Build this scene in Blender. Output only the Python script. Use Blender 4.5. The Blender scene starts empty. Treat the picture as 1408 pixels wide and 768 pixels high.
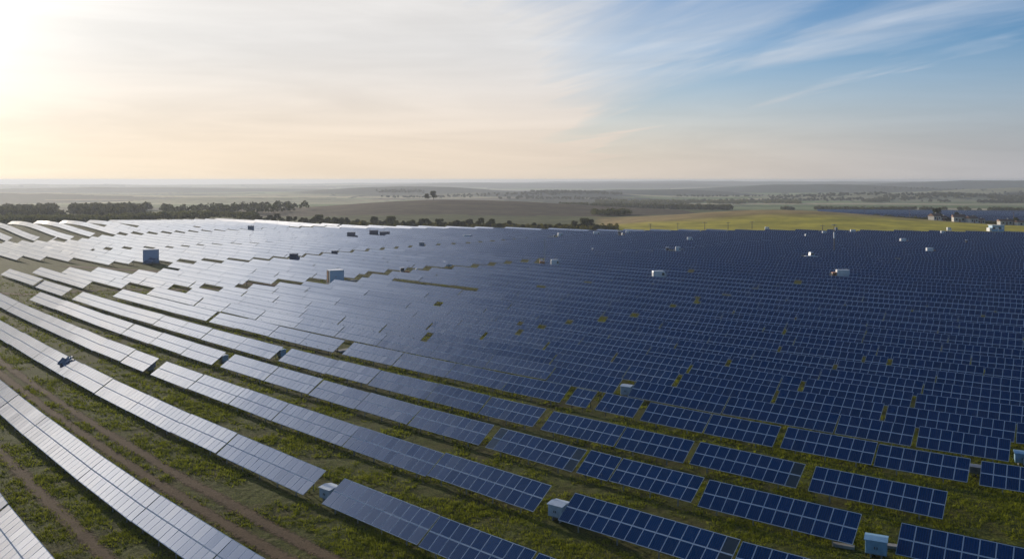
import bpy, bmesh, math, random
import numpy as np
from mathutils import Matrix, Vector, Euler
R = math.radians
random.seed(7); rng = np.random.default_rng(11)
scene = bpy.context.scene
COL = scene.collection

# ------------------------------------------------------------------ camera
F, CX, YH, CAMZ = 1200.0, 704.0, 247.0, 28.7     # focal length in photo pixels, horizon row, drone height in metres
cam_d = bpy.data.cameras.new('camera'); cam = bpy.data.objects.new('camera', cam_d); COL.objects.link(cam)
cam.location = (0, 0, CAMZ); cam.rotation_euler = (R(90), 0, 0)
cam_d.sensor_width = 36; cam_d.lens = F/1408*36
cam_d.shift_y = -(384-YH)/1408
cam_d.clip_start = 0.5; cam_d.clip_end = 60000
scene.camera = cam

# ------------------------------------------------------------------ light
SUN_AZ, SUN_EL = R(36), R(10)                # azimuth to the left of the view, elevation
sdir = Vector((-math.sin(SUN_AZ)*math.cos(SUN_EL), math.cos(SUN_AZ)*math.cos(SUN_EL), math.sin(SUN_EL)))
sd = bpy.data.lights.new('sun', 'SUN'); so = bpy.data.objects.new('sun', sd); COL.objects.link(so)
sd.energy = 4.2; sd.angle = R(0.5); sd.color = (1.0, 0.88, 0.72)
so.rotation_euler = sdir.to_track_quat('Z', 'Y').to_euler(); so.location = (-60, 80, 60)

world = bpy.data.worlds.new('World'); scene.world = world; world.use_nodes = True
wt = world.node_tree; wt.nodes.clear()
class NT:
    """small node-graph helper"""
    def __init__(s, tree): s.t = tree
    def n(s, typ, ins=None, **kw):
        nd = s.t.nodes.new(typ)
        for k, v in kw.items(): setattr(nd, k, v)
        for k, v in (ins or {}).items():
            if isinstance(v, bpy.types.NodeSocket): s.t.links.new(v, nd.inputs[k])
            else: nd.inputs[k].default_value = v
        return nd
    def m(s, op, a, b=0.0, c=0.0, clamp=False):
        nd = s.n('ShaderNodeMath', {0: a, 1: b, 2: c}, operation=op); nd.use_clamp = clamp
        return nd.outputs[0]
    def mix(s, f, a, b, blend='MIX'):
        nd = s.n('ShaderNodeMix', None, data_type='RGBA', blend_type=blend)
        for i, v in ((0, f), (6, a), (7, b)):
            if isinstance(v, bpy.types.NodeSocket): s.t.links.new(v, nd.inputs[i])
            else: nd.inputs[i].default_value = v if i == 0 or len(v) == 4 else (*v, 1)
        return nd.outputs[2]
    def ramp(s, f, lo, hi, a=0.0, b=1.0, smooth=True):
        nd = s.n('ShaderNodeMapRange', {0: f, 1: lo, 2: hi, 3: a, 4: b})
        nd.interpolation_type = 'SMOOTHSTEP' if smooth else 'LINEAR'
        return nd.outputs[0]
    def noise(s, vec, scale, detail=4, rough=.5, dist=0.0):
        nd = s.n('ShaderNodeTexNoise', {'Scale': scale, 'Detail': detail, 'Roughness': rough, 'Distortion': dist})
        if vec is not None: s.t.links.new(vec, nd.inputs['Vector'])
        return nd.outputs[0]
w = NT(wt)
sky = w.n('ShaderNodeTexSky', sky_type='NISHITA')
sky.sun_disc = False; sky.sun_elevation = SUN_EL
sky.sun_rotation = -SUN_AZ; sky.altitude = 200; sky.air_density = 1.0; sky.dust_density = 0.6; sky.ozone_density = 2.0
tc = w.n('ShaderNodeTexCoord')
dirn = tc.outputs['Generated']
sep = w.n('ShaderNodeSeparateXYZ', {0: dirn})
zc = sep.outputs[2]
cs = w.n('ShaderNodeVectorMath', {0: dirn, 1: tuple(sdir)}, operation='DOT_PRODUCT').outputs['Value']
# cirrus lies on a high plane, so the streaks converge to the horizon
zz = w.m('MAXIMUM', zc, 0.0)
inv = w.m('DIVIDE', 1.0, w.m('ADD', zz, 0.10))
px_ = w.m('MULTIPLY', sep.outputs[0], inv); py_ = w.m('MULTIPLY', sep.outputs[1], inv)
pl = w.n('ShaderNodeCombineXYZ', {0: px_, 1: py_, 2: 0.0}).outputs[0]
pl = w.n('ShaderNodeMapping', {'Vector': pl, 'Rotation': (0, 0, R(-121))}).outputs[0]
mp = w.n('ShaderNodeMapping', {'Vector': pl, 'Scale': (0.34, 1.25, 1.0)}).outputs[0]
c1 = w.noise(mp, 1.1, 9, .52, 1.3)
mp2 = w.n('ShaderNodeMapping', {'Vector': pl, 'Scale': (0.45, 3.0, 1.0), 'Location': (3.1, 1.7, 0)}).outputs[0]
c2 = w.noise(mp2, 1.1, 9, .55, 0.9)
cir = w.m('ADD', w.ramp(c1, .34, .95, 0, .55), w.m('MULTIPLY', w.ramp(c2, .40, .95, 0, .50), w.ramp(c1, .40, .58)))
sunp = w.ramp(cs, .30, .995, 0, 1)                       # closeness to the sun
sunw = w.ramp(cs, .66, .96, 0, .86)
hor = w.ramp(zc, 0.20, .0, 0, .95)
hor2 = w.m('MULTIPLY', w.ramp(zc, .34, .06, 0, 1.0), w.ramp(cs, .35, .90, .05, .68))
hi_ = w.ramp(zc, .80, .34, 0, 1.0)                         # the veil thins out overhead
sunh = w.m('MULTIPLY', w.m('MULTIPLY', w.ramp(cs, .54, .97, 0, .50), w.ramp(zc, .24, .42)), w.ramp(zc, .95, .45))
v = w.m('ADD', w.m('ADD', w.m('MAXIMUM', w.m('MULTIPLY', sunw, hi_), sunh), hor2), w.m('MULTIPLY', cir, w.ramp(zc, .60, .22, .04, 1)))
veil = w.m('MINIMUM', w.m('MAXIMUM', v, hor), 0.97)
lowc = w.mix(sunp, (4.5, 4.5, 4.8), (9.4, 7.8, 6.2))
highc = w.mix(sunp, (5.4, 6.3, 7.6), (8.6, 8.25, 7.9))
vcol = w.mix(w.ramp(zc, .015, .16), lowc, highc)
mpb = w.n('ShaderNodeMapping', {'Vector': dirn, 'Scale': (1.6, 1.6, 17.0), 'Rotation': (R(3), 0, 0)}).outputs[0]
band = w.ramp(w.noise(mpb, 1.5, 8, .6, .6), .25, .75, .91, 1.06)
vcol = w.n('ShaderNodeVectorMath', {0: vcol, 3: band}, operation='SCALE').outputs[0]
skyc = w.mix(1.0, sky.outputs[0], w.mix(w.ramp(zc, .22, .5), (.34, .76, 1.22), (.16, .74, 1.30)), 'MULTIPLY')
sk = w.ramp(zc, .22, .80, 1.0, .50)
skyc = w.n('ShaderNodeVectorMath', {0: skyc, 3: sk}, operation='SCALE').outputs[0]
base = w.mix(veil, skyc, vcol)
bst = w.m('MULTIPLY', w.m('MULTIPLY', w.ramp(zc, .20, .36), w.ramp(zc, 1.0, .36)), w.m('MULTIPLY', w.ramp(cs, .62, .93, 0, 3.0), w.ramp(cs, .94, .99, 1, .6)))  # extra sky brightness added above the view, so the left panels reflect silver
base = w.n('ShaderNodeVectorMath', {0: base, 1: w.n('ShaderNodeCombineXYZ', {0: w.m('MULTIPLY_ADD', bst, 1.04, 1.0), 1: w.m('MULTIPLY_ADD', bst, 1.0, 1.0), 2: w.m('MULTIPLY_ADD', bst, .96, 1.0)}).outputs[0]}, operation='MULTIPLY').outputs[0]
glow = w.m('POWER', w.m('MAXIMUM', cs, 0.0), 60.0)
glow2 = w.m('POWER', w.m('MAXIMUM', cs, 0.0), 500.0)
gcol = w.mix(1.0, (1.0, .93, .80), w.n('ShaderNodeCombineXYZ', {0: glow, 1: glow, 2: glow}).outputs[0], 'MULTIPLY')
addg = w.n('ShaderNodeVectorMath', {0: gcol, 3: 4.0}, operation='SCALE').outputs[0]
g2 = w.n('ShaderNodeCombineXYZ', {0: w.m('MULTIPLY', glow2, 14), 1: w.m('MULTIPLY', glow2, 12), 2: w.m('MULTIPLY', glow2, 9)}).outputs[0]
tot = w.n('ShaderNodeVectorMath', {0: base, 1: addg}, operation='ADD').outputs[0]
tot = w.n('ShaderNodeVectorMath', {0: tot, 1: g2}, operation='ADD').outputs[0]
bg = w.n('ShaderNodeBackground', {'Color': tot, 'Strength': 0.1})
out = w.n('ShaderNodeOutputWorld', {'Surface': bg.outputs[0]})
scene.view_settings.view_transform = 'Standard'; scene.view_settings.look = 'None'
scene.view_settings.exposure = 0.0; scene.view_settings.gamma = 1
scene.view_settings.use_curve_mapping = False
cy = scene.cycles
cy.use_denoising = True; cy.max_bounces = 6; cy.diffuse_bounces = 2; cy.glossy_bounces = 3; cy.volume_bounces = 1
cy.transparent_max_bounces = 8; cy.sample_clamp_indirect = 4; cy.caustics_reflective = False; cy.caustics_refractive = False

# ------------------------------------------------------------------ helpers
def tag(o, label=None, cat=None, group=None, kind=None):
    if label: o['label'] = label
    if cat: o['category'] = cat
    if group: o['group'] = group
    if kind: o['kind'] = kind
    return o
def empty(name, loc, rz=0.0, label=None, cat=None, group=None):
    o = bpy.data.objects.new(name, None); COL.objects.link(o)
    o.location = loc; o.rotation_euler = (0, 0, rz); o.empty_display_size = .5
    return tag(o, label, cat, group)
class MB:
    """collects shapes for one mesh"""
    def __init__(s): s.v = []; s.f = []; s.mi = []; s.uv = []
    def quad(s, pts, mi=0):
        b = len(s.v); s.v += [tuple(p) for p in pts]; s.f.append(tuple(range(b, b+len(pts)))); s.mi.append(mi); return s
    def box(s, c, d, mi=0, rot=None, taper=1.0):
        x, y, z = d[0]/2, d[1]/2, d[2]/2
        P = [(-x,-y,-z),(x,-y,-z),(x,y,-z),(-x,y,-z),(-x*taper,-y*taper,z),(x*taper,-y*taper,z),(x*taper,y*taper,z),(-x*taper,y*taper,z)]
        P = [Vector(p) for p in P]
        if rot is not None: P = [rot @ p for p in P]
        P = [p+Vector(c) for p in P]; b = len(s.v); s.v += [tuple(p) for p in P]
        for q in ((0,3,2,1),(4,5,6,7),(0,1,5,4),(1,2,6,5),(2,3,7,6),(3,0,4,7)):
            s.f.append(tuple(b+i for i in q)); s.mi.append(mi)
        return s
    def tube(s, p0, p1, r0, r1=None, n=8, mi=0, caps=True):
        r1 = r0 if r1 is None else r1
        p0, p1 = Vector(p0), Vector(p1); d = (p1-p0).normalized()
        a = d.orthogonal().normalized(); c = d.cross(a); b = len(s.v)
        for p, r in ((p0, r0), (p1, r1)):
            for i in range(n):
                t = 2*math.pi*i/n; s.v.append(tuple(p+a*(r*math.cos(t))+c*(r*math.sin(t))))
        for i in range(n):
            j = (i+1) % n; s.f.append((b+i, b+j, b+n+j, b+n+i)); s.mi.append(mi)
        if caps:
            s.f.append(tuple(b+i for i in reversed(range(n)))); s.mi.append(mi)
            s.f.append(tuple(b+n+i for i in range(n))); s.mi.append(mi)
        return s
    def prism(s, prof, x0, x1, mi=0):
        """profile in (y,z) swept along x"""
        b = len(s.v); n = len(prof)
        for x in (x0, x1): s.v += [(x, p[0], p[1]) for p in prof]
        for i in range(n):
            j = (i+1) % n; s.f.append((b+i, b+j, b+n+j, b+n+i)); s.mi.append(mi)
        s.f.append(tuple(b+i for i in reversed(range(n)))); s.mi.append(mi)
        s.f.append(tuple(b+n+i for i in range(n))); s.mi.append(mi)
        return s
    def mesh(s, name, mats, bevel=0.0):
        me = bpy.data.meshes.new(name); me.from_pydata(s.v, [], s.f)
        for m_ in (mats if isinstance(mats, (list, tuple)) else [mats]): me.materials.append(m_)
        me.polygons.foreach_set('material_index', s.mi); me.polygons.foreach_set('use_smooth', [False]*len(s.f))
        bm = bmesh.new(); bm.from_mesh(me)
        if bevel: bmesh.ops.bevel(bm, geom=bm.edges[:], offset=bevel, segments=1, affect='EDGES', profile=.5)
        bmesh.ops.recalc_face_normals(bm, faces=bm.faces); bm.to_mesh(me); bm.free()
        return me
    def build(s, name, mats, parent=None, bevel=0.0):
        return link(name, s.mesh(name, mats, bevel), parent)
def link(name, me, parent=None, loc=None, rot=None, sc=None):
    o = bpy.data.objects.new(name, me); COL.objects.link(o)
    if parent: o.parent = parent
    if loc is not None: o.location = loc
    if rot is not None: o.rotation_euler = rot
    if sc is not None: o.scale = sc
    return o
def npmesh(name, V, Fq, mats, mi=None, uv=None, col=None, smooth=False):
    """fast mesh from arrays: V (n,3), Fq (m,k) faces"""
    me = bpy.data.meshes.new(name); V = np.asarray(V, np.float32); Fq = np.asarray(Fq, np.int32)
    m_, k = Fq.shape
    me.vertices.add(len(V)); me.vertices.foreach_set('co', V.ravel())
    me.loops.add(m_*k); me.loops.foreach_set('vertex_index', Fq.ravel())
    me.polygons.add(m_); me.polygons.foreach_set('loop_start', np.arange(0, m_*k, k, dtype=np.int32))
    me.polygons.foreach_set('loop_total', np.full(m_, k, np.int32))
    me.polygons.foreach_set('use_smooth', np.full(m_, bool(smooth)))
    for q in (mats if isinstance(mats, (list, tuple)) else [mats]): me.materials.append(q)
    if mi is not None: me.polygons.foreach_set('material_index', np.asarray(mi, np.int32))
    me.update(calc_edges=True)
    if uv is not None:
        l = me.uv_layers.new(name='UVMap'); l.data.foreach_set('uv', np.asarray(uv, np.float32).ravel())
    if col is not None:
        a = me.color_attributes.new(name='Col', type='FLOAT_COLOR', domain='POINT'); a.data.foreach_set('color', np.asarray(col, np.float32).ravel())
    return me
def ss(a, b, x):
    t = np.clip((x-a)/(b-a), 0, 1); return t*t*(3-2*t)
def vnoise(x, y, seed=0):
    xi = np.floor(x).astype(np.int64); yi = np.floor(y).astype(np.int64); fx = x-xi; fy = y-yi
    fx = fx*fx*(3-2*fx); fy = fy*fy*(3-2*fy)
    def hsh(i, j):
        n = (i*374761393+j*668265263+seed*982451653) & 0xffffffff
        n = ((n ^ (n >> 13))*1274126177) & 0xffffffff
        return ((n ^ (n >> 16)) & 0xffff)/65535.0
    return (hsh(xi, yi)*(1-fx)+hsh(xi+1, yi)*fx)*(1-fy)+(hsh(xi, yi+1)*(1-fx)+hsh(xi+1, yi+1)*fx)*fy
def fbm(x, y, octv=4, seed=0, gain=.5):
    s = 0; a = 1; t = 0
    for o in range(octv): s = s+a*vnoise(x*2**o+17.3*o, y*2**o-9.1*o, seed+o); t += a; a *= gain
    return s/t

# ------------------------------------------------------------------ terrain
KG, KT = CAMZ*F, 26.5*F                           # depth = KG/(y-YH) for a point on the grass, KT for a table's upper edge
FX = [-400, 0, 140, 190, 300, 437, 560, 700, 820, 1408, 1900]
FY = [530, 496, 515, 565, 595, 532, 506, 489, 467, 443, 440]   # depth of the field's far edge for each bearing
def yfar(X, Y): return np.interp(CX+F*X/np.maximum(Y, 1.0), FX, FY)
RIDGES = [(1010, 520, 9800, 900, 248.3), (60, 420, 7600, 450, 253.0), (1050, 380, 7800, 500, 249.2), (760, 260, 6400, 400, 250.8), (1370, 240, 5200, 380, 248.6), (150, 260, 4300, 300, 256.8), (1120, 180, 4000, 260, 253.2),
          (560, 135, 3000, 260, 256.3), (1420, 170, 3300, 220, 256.5), (-60, 220, 2700, 240, 262), (900, 130, 3000, 200, 260.5), (760, 100, 2500, 160, 262.5), (1230, 160, 2500, 180, 264), (340, 140, 1900, 150, 270.5)]
def height(X, Y):
    X = np.asarray(X, float); Y = np.asarray(Y, float)
    Rr = np.hypot(X, Y); px = CX+F*X/np.maximum(Y, 1e-3); px = np.where(Y < 5, np.where(X < 0, -500, 2000), px)
    u = -.66*X+.75*Y; vv = .75*X+.66*Y
    sp = 14*np.log1p(np.exp(np.clip((u-450)/14, -30, 30)))
    h = 9*np.tanh(.068*sp/9)*(1-ss(140, 290, vv))*(1-ss(500, 640, Rr))
    yf = yfar(X, Y)
    left = 1-ss(640, 900, px)
    rt = ss(780, 900, px)
    h = h - ss(10+30*rt, 150+70*rt, Y-yf)*(6-2.5*left)*(Y > 0)
    tt = ss(330, 640, px)
    bR = np.interp(Rr, [0, 900, 1200, 1700, 3000, 6000, 9000, 15000], [0, 0, -6, -12, -24, -30, -36, -45])
    bL = np.interp(Rr, [0, 900, 1200, 1700, 3000, 6000, 9000, 15000], [0, 0, -4, -10, -22, -30, -34, -48])
    h = h+bR*tt+bL*(1-tt)
    far = ss(800, 2600, Rr)
    nz = fbm(X/900+3, Y/500+5, 4, 3)-.5 if Rr.max() > 800 else 0
    h = h+far*nz*np.interp(Rr, [0, 1500, 4000, 9000, 14000], [0, 7, 15, 9, 8])
    # yellow-green hill on the right, ploughed hill in the middle, blue ridge behind it
    h = h + 11.6*np.exp(-((X-188)/np.where(X > 188, 78, 72))**2/2-((Y-625)/78)**2/2)
    sx = np.where(X < -70, 100, 165)
    h = h+11.5*np.exp(-((X+70)/sx)**2/2-((Y-905)/125)**2/2)
    for pc, sp_, r0, sr, yc in (RIDGES if Rr.max() > 1400 else []):
        k = np.exp(-np.abs((px-pc)/sp_)**2.2/1.6-((Rr-r0)/sr)**2/2)*(Y > 0)
        wob = 1.8*r0/1200*(fbm(px/120+r0, Rr*0+r0/77., 4, 7)-.5)*2
        h = h*(1-k)+(CAMZ-(yc-YH)*r0/F+wob)*k
    if Rr.max() > 900: h = h+far*(fbm(X/260, Y/160, 4, 61)-.5)*np.interp(Rr, [0, 1500, 6000, 14000], [0, 2, 7, 8])
    return np.minimum(h, 27.9)
def hz(x, y): return float(height(np.array([x]), np.array([y]))[0])
def G(px, py, k=KG):
    """where the ray through a photo pixel meets the (flat) ground"""
    d = k/(py-YH); return ((px-CX)/F*d, d)

# row family: every row is the same curve seen at another scale (q)
_sx = [-60, 0, 75, 150, 300, 450, 610, 700, 790, 856, 975, 1060, 1187, 1304, 1408, 1650]
_sy = [.318, .383, .466, .543, .683, .798, .925, 1.0, 1.067, 1.113, 1.195, 1.252, 1.338, 1.408, 1.470, 1.610]
PF = np.polyfit((np.array(_sx)-704)/704, _sy, 5)
def S(px): return np.polyval(PF, (np.asarray(px, float)-704)/704)

def material(name):
    m = bpy.data.materials.new(name); m.use_nodes = True; t = m.node_tree; t.nodes.clear()
    g = NT(t); o = g.n('ShaderNodeOutputMaterial'); return m, g, o
def simple(name, col, rough=.6, metal=0.0, var=.12, scale=3.0, spec=.5, bump=0.0):
    m, g, o = material(name)
    tcn = g.n('ShaderNodeTexCoord').outputs['Object']
    n = g.noise(tcn, scale, 6, .6)
    c = g.mix(g.ramp(n, .3, .7), tuple(x*(1-var) for x in col), tuple(min(1, x*(1+var)) for x in col))
    p = g.n('ShaderNodeBsdfPrincipled', {'Base Color': c, 'Roughness': rough, 'Metallic': metal, 'Specular IOR Level': spec})
    if bump:
        b = g.n('ShaderNodeBump', {'Height': n, 'Strength': bump, 'Distance': .05}); g.t.links.new(b.outputs[0], p.inputs['Normal'])
    g.t.links.new(p.outputs[0], o.inputs[0]); return m

# ground material: near grass from noise, far land cover from the vertex colour
gm, g, o = material('grass_ground')
pos = g.n('ShaderNodeNewGeometry').outputs['Position']
att = g.n('ShaderNodeVertexColor', layer_name='Col')
n1 = g.noise(pos, .11, 5, .6); n2 = g.noise(pos, .9, 6, .65); n3 = g.noise(pos, 6.0, 5, .7)
grass = g.mix(g.ramp(n3, .35, .65), (.026, .036, .004), (.14, .155, .016))
dry = g.mix(g.ramp(n3, .35, .65), (.032, .028, .008), (.115, .095, .026))
f = g.m('ADD', g.m('MULTIPLY', g.ramp(n1, .32, .58), .65), g.m('MULTIPLY', g.ramp(n2, .38, .62), .55), clamp=True)
near = g.mix(f, dry, grass)
tex = g.mix(.6, att.outputs['Color'], g.mix(1.0, att.outputs['Color'], g.mix(g.ramp(g.noise(pos, .05, 8, .7), .3, .7), (.55, .55, .55), (1.5, 1.5, 1.5)), 'MULTIPLY'))
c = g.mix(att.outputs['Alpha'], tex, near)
p = g.n('ShaderNodeBsdfPrincipled', {'Base Color': c, 'Roughness': .95, 'Specular IOR Level': .1})
b = g.n('ShaderNodeBump', {'Height': g.m('ADD', g.m('MULTIPLY', n3, .4), n2), 'Strength': .9, 'Distance': .25}); g.t.links.new(b.outputs[0], p.inputs['Normal'])
g.t.links.new(p.outputs[0], o.inputs[0])

def land_colour(X, Y):
    Rr = np.hypot(X, Y); px = np.where(Y > 5, CX+F*X/np.maximum(Y, 5), 700)
    pal = np.array([(.10, .135, .045), (.15, .175, .075), (.21, .20, .11), (.27, .235, .14), (.085, .11, .04), (.12, .14, .07), (.115, .09, .055)])
    wx = X+120*fbm(X/400, Y/300, 3, 21); wy = Y+160*fbm(X/500+9, Y/350, 3, 22)
    sx_, sy_ = 520., 210.
    row = np.floor(wy/sy_).astype(np.int64); off = (row*7919 % 13)/13.0
    cell = np.floor(wx/sx_+off).astype(np.int64)
    hh = ((cell*73856093) ^ (row*19349663)) & 0xffff
    idx = (hh % 97) % len(pal)
    C = pal[idx]*(.8+.4*((hh >> 5) % 16)/16)[..., None]
    fy_ = wy/sy_-row; fx_ = wx/sx_+off-cell
    hedge = ((np.minimum(fy_, 1-fy_) < .05) | (np.minimum(fx_, 1-fx_) < .012)) & (((hh >> 3) % 5) > 1)
    wood = fbm(X/700+1.7, Y/260+4, 4, 31) > .585
    C = C*(1+.75*ss(1100, 1700, Rr))[..., None]  # far fields painted paler, distance haze put into their colour
    for i, (pc, sp_, r0, sr, yc) in enumerate(RIDGES):
        k = np.exp(-np.abs((px-pc)/sp_)**2.2/1.6-((Rr-r0+.35*sr)/(sr*1.25))**2/2)*(Y > 0)
        tone = np.array((.022, .042, .042) if i in (0, 2, 3, 4, 5, 6, 7, 10, 11) else (.29, .28, .16))
        kk = (ss(.30, .55, k+.22*(fbm(X/300, Y/90, 3, 70+i)-.5))*.9)[..., None]
        C = C*(1-kk)+tone*(.75+.5*fbm(X/200, Y/70, 3, 90+i))[..., None]*kk
    C[hedge] = (.035, .045, .022); C[wood] = (.028, .040, .020)
    # near valley: rough pasture
    pv = np.array((.12, .125, .045))*(.75+.5*fbm(X/40, Y/20, 4, 5))[..., None]
    k = ss(950, 1100, Rr)[..., None]; C = C*k+pv*(1-k)
    stripe = .5+.5*np.sin((Y+.25*X+8*fbm(X/60, Y/60, 2, 8))/9)
    br = np.array((.10, .075, .042))*(.85+.18*stripe+.2*(fbm(X/50, Y/25, 3, 41)-.5))[..., None]
    kb = (np.exp(-((X+60)/230)**4-((Y-890)/175)**4) > .35)[..., None]; C = np.where(kb, br, C)
    gy = np.array((.50, .41, .05))*(.72+.55*fbm(X/34, Y/14, 4, 51))[..., None]
    gb = np.array((.37, .26, .10))*(.7+.5*fbm(X/34, Y/12, 4, 52))[..., None]
    kk = ss(530, 590, Y+20*fbm(X/30, Y/30, 2, 55))[..., None]; hill = gy*(1-kk)+gb*kk
    ky = (ss(810, 835, px)*(1-ss(690, 720, Rr))*(Y > 430))[..., None]; C = C*(1-ky)+hill*ky
    a = 1-ss(-25, 15, Y-yfar(X, Y)); a = np.where(Y < 30, 1.0, a)
    return np.concatenate([C, a[..., None]], -1)

angs = np.concatenate([np.arange(-180, -40, 4.0), np.arange(-40, 40.001, .085), np.arange(44, 180, 4.0)])
radii = np.concatenate([[0.5, 6, 14, 24, 34, 42], 34440/np.arange(700, 150, -1.3), 34440/np.arange(150, 40, -.55), 34440/np.arange(40, 2.3, -.2)])
A_, R_ = np.meshgrid(np.radians(angs), radii)
GX = np.sin(A_)*R_; GY = np.cos(A_)*R_; GZ = height(GX, GY)
nearm = (1-ss(120, 260, R_))*ss(35, 60, R_)*(np.abs(A_) < R(41))
GZ = GZ+nearm*(.16*(fbm(GX/2.2, GY/2.2, 4, 77)-.5)+.10*(fbm(GX/.5, GY/.5, 2, 78)-.5))
nr, na = GX.shape
I = (np.arange(nr-1)[:, None]*na+np.arange(na)[None, :])
J = (np.arange(nr-1)[:, None]*na+(np.arange(na)[None, :]+1) % na)
Fq = np.stack([I, J, J+na, I+na], -1).reshape(-1, 4)
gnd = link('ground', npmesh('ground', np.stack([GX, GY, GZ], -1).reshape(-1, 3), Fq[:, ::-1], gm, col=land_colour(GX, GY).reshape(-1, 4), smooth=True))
tag(gnd, 'olive and brown rough grass of the solar farm running out to rolling farmland', 'ground', kind='structure')

# dirt tracks between the rows
tm, g, o = material('dirt_track')
pos = g.n('ShaderNodeNewGeometry').outputs['Position']; uvn = g.n('ShaderNodeUVMap').outputs[0]
sx_ = g.n('ShaderNodeSeparateXYZ', {0: uvn}); edge = g.m('ABSOLUTE', g.m('SUBTRACT', sx_.outputs[1], .5))
nn = g.noise(pos, 2.2, 8, .75)
al = g.ramp(g.m('ADD', edge, g.m('MULTIPLY', g.m('SUBTRACT', nn, .5), 1.1)), .48, .17)
cc = g.mix(g.ramp(g.noise(pos, 7, 5, .7), .3, .7), (.085, .055, .030), (.185, .125, .070))
p = g.n('ShaderNodeBsdfPrincipled', {'Base Color': cc, 'Roughness': .95, 'Specular IOR Level': .1, 'Alpha': al})
bb = g.n('ShaderNodeBump', {'Height': g.noise(pos, 5, 6, .7), 'Strength': .7, 'Distance': .15}); g.t.links.new(bb.outputs[0], p.inputs['Normal'])
g.t.links.new(p.outputs[0], o.inputs[0])
def ribbon(name, pts, width, label, z=.10):
    P = np.array(pts, float); seg = np.hypot(*np.diff(P, axis=0).T); s = np.concatenate([[0], np.cumsum(seg)])
    n = max(2, int(s[-1]/.8)); t = np.linspace(0, s[-1], n); X = np.interp(t, s, P[:, 0]); Y = np.interp(t, s, P[:, 1])
    dx = np.gradient(X); dy = np.gradient(Y); L = np.hypot(dx, dy); nx, ny = -dy/L, dx/L
    wv = width*(.85+.4*fbm(t/6, t*0, 3, 5)); m_ = 5
    V = []; UV = []
    for j in range(m_):
        k = j/(m_-1)-.5; xx = X+nx*wv*k*1.5; yy = Y+ny*wv*k*1.5
        bump = .16*(fbm(xx/2.2, yy/2.2, 4, 77)-.5)*(1-ss(120, 260, np.hypot(xx, yy)))
        V.append(np.stack([xx, yy, height(xx, yy)+np.maximum(bump, -.02)+z*(.35 if abs(k) > .4 else .8)-.03], -1)); UV.append(np.stack([t, np.full(n, k+.5)], -1))
    V = np.stack(V, 1); UV = np.stack(UV, 1)
    idx = np.arange(n*m_).reshape(n, m_)
    q = np.stack([idx[:-1, :-1], idx[1:, :-1], idx[1:, 1:], idx[:-1, 1:]], -1).reshape(-1, 4)[:, ::-1]
    me = npmesh(name, V.reshape(-1, 3), q, tm, uv=UV.reshape(-1, 2)[q.ravel()], smooth=True)
    return tag(link(name, me), label, 'track', kind='structure')
def rowpts(q, x0, x1, k=KG, step=12):
    xs = np.arange(x0, x1+1, step); ys = YH+S(xs)*q; return [G(a, b_, k) for a, b_ in zip(xs, ys)]
ribbon('dirt_track', rowpts(690, -60, 1000), 1.15, 'left wheel rut of the brown dirt track between the two front left rows')
ribbon('dirt_track', rowpts(645, -60, 1100), 1.15, 'right wheel rut of the brown dirt track between the two front left rows')
ribbon('dirt_track', rowpts(965, -60, 600), 1.2, 'single worn brown rut beside the row in the bottom left corner')
ribbon('dirt_path', [G(-20, 402), G(40, 405), G(90, 402), G(150, 398), G(230, 399), G(330, 396), G(420, 390)], 3.0, 'bare brown earth path left of the packed panel block')
ribbon('dirt_path', [G(90, 366), G(200, 372), G(270, 380), G(340, 390), G(400, 392)], 4.0, 'brown earth service path running past the blue container')
ribbon('dirt_path', [G(205, 304), G(235, 308), G(262, 312), G(285, 318)], 3.5, 'thin dark service path among the far left panels')

# ------------------------------------------------------------------ materials for the solar tables
def panel_material(name, cellc, dark):
    m, g, o = material(name)
    uvn = g.n('ShaderNodeUVMap').outputs[0]; s_ = g.n('ShaderNodeSeparateXYZ', {0: uvn}); u, v_ = s_.outputs[0], s_.outputs[1]
    fu = g.m('FRACT', u); fv = g.m('FRACT', v_)
    eu = g.m('SUBTRACT', .5, g.m('ABSOLUTE', g.m('SUBTRACT', fu, .5))); ev = g.m('SUBTRACT', .5, g.m('ABSOLUTE', g.m('SUBTRACT', fv, .5)))
    fr = g.m('MAXIMUM', g.m('LESS_THAN', eu, .030), g.m('LESS_THAN', ev, .036))
    cell = g.m('LESS_THAN', g.m('ABSOLUTE', g.m('SUBTRACT', g.m('FRACT', g.m('MULTIPLY', u, 6.0)), .5)), .43)
    cell2 = g.m('LESS_THAN', g.m('ABSOLUTE', g.m('SUBTRACT', g.m('FRACT', g.m('MULTIPLY', v_, 10.0)), .5)), .46)
    ids = g.n('ShaderNodeCombineXYZ', {0: g.m('FLOOR', u), 1: g.m('FLOOR', v_), 2: g.n('ShaderNodeObjectInfo').outputs['Random']}).outputs[0]
    wn = g.n('ShaderNodeTexWhiteNoise', {'Vector': ids}); wn.noise_dimensions = '3D'; rnd = wn.outputs[0]
    body = g.mix(rnd, tuple(x*.78 for x in cellc), tuple(x*1.25 for x in cellc))
    body = g.mix(g.m('MULTIPLY', g.m('MULTIPLY', cell, cell2), .85), dark, body)
    pos = g.n('ShaderNodeNewGeometry').outputs['Position']
    dust = g.ramp(g.noise(pos, .35, 5, .65), .45, .8, 0, .06)
    body = g.mix(dust, body, (.34, .31, .27))
    col = g.mix(fr, body, (.62, .68, .73))
    rough = g.m('ADD', g.m('MULTIPLY', fr, .12), g.ramp(g.noise(pos, .8, 4, .6), .3, .7, .02, .045))
    p = g.n('ShaderNodeBsdfPrincipled', {'Base Color': col, 'Roughness': .6, 'Specular IOR Level': 0.0, 'IOR': 1.45, 'Coat Weight': g.m('SUBTRACT', 1.0, fr), 'Coat Roughness': rough, 'Coat IOR': 2.3})
    g.t.links.new(p.outputs[0], o.inputs[0]); return m
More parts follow.
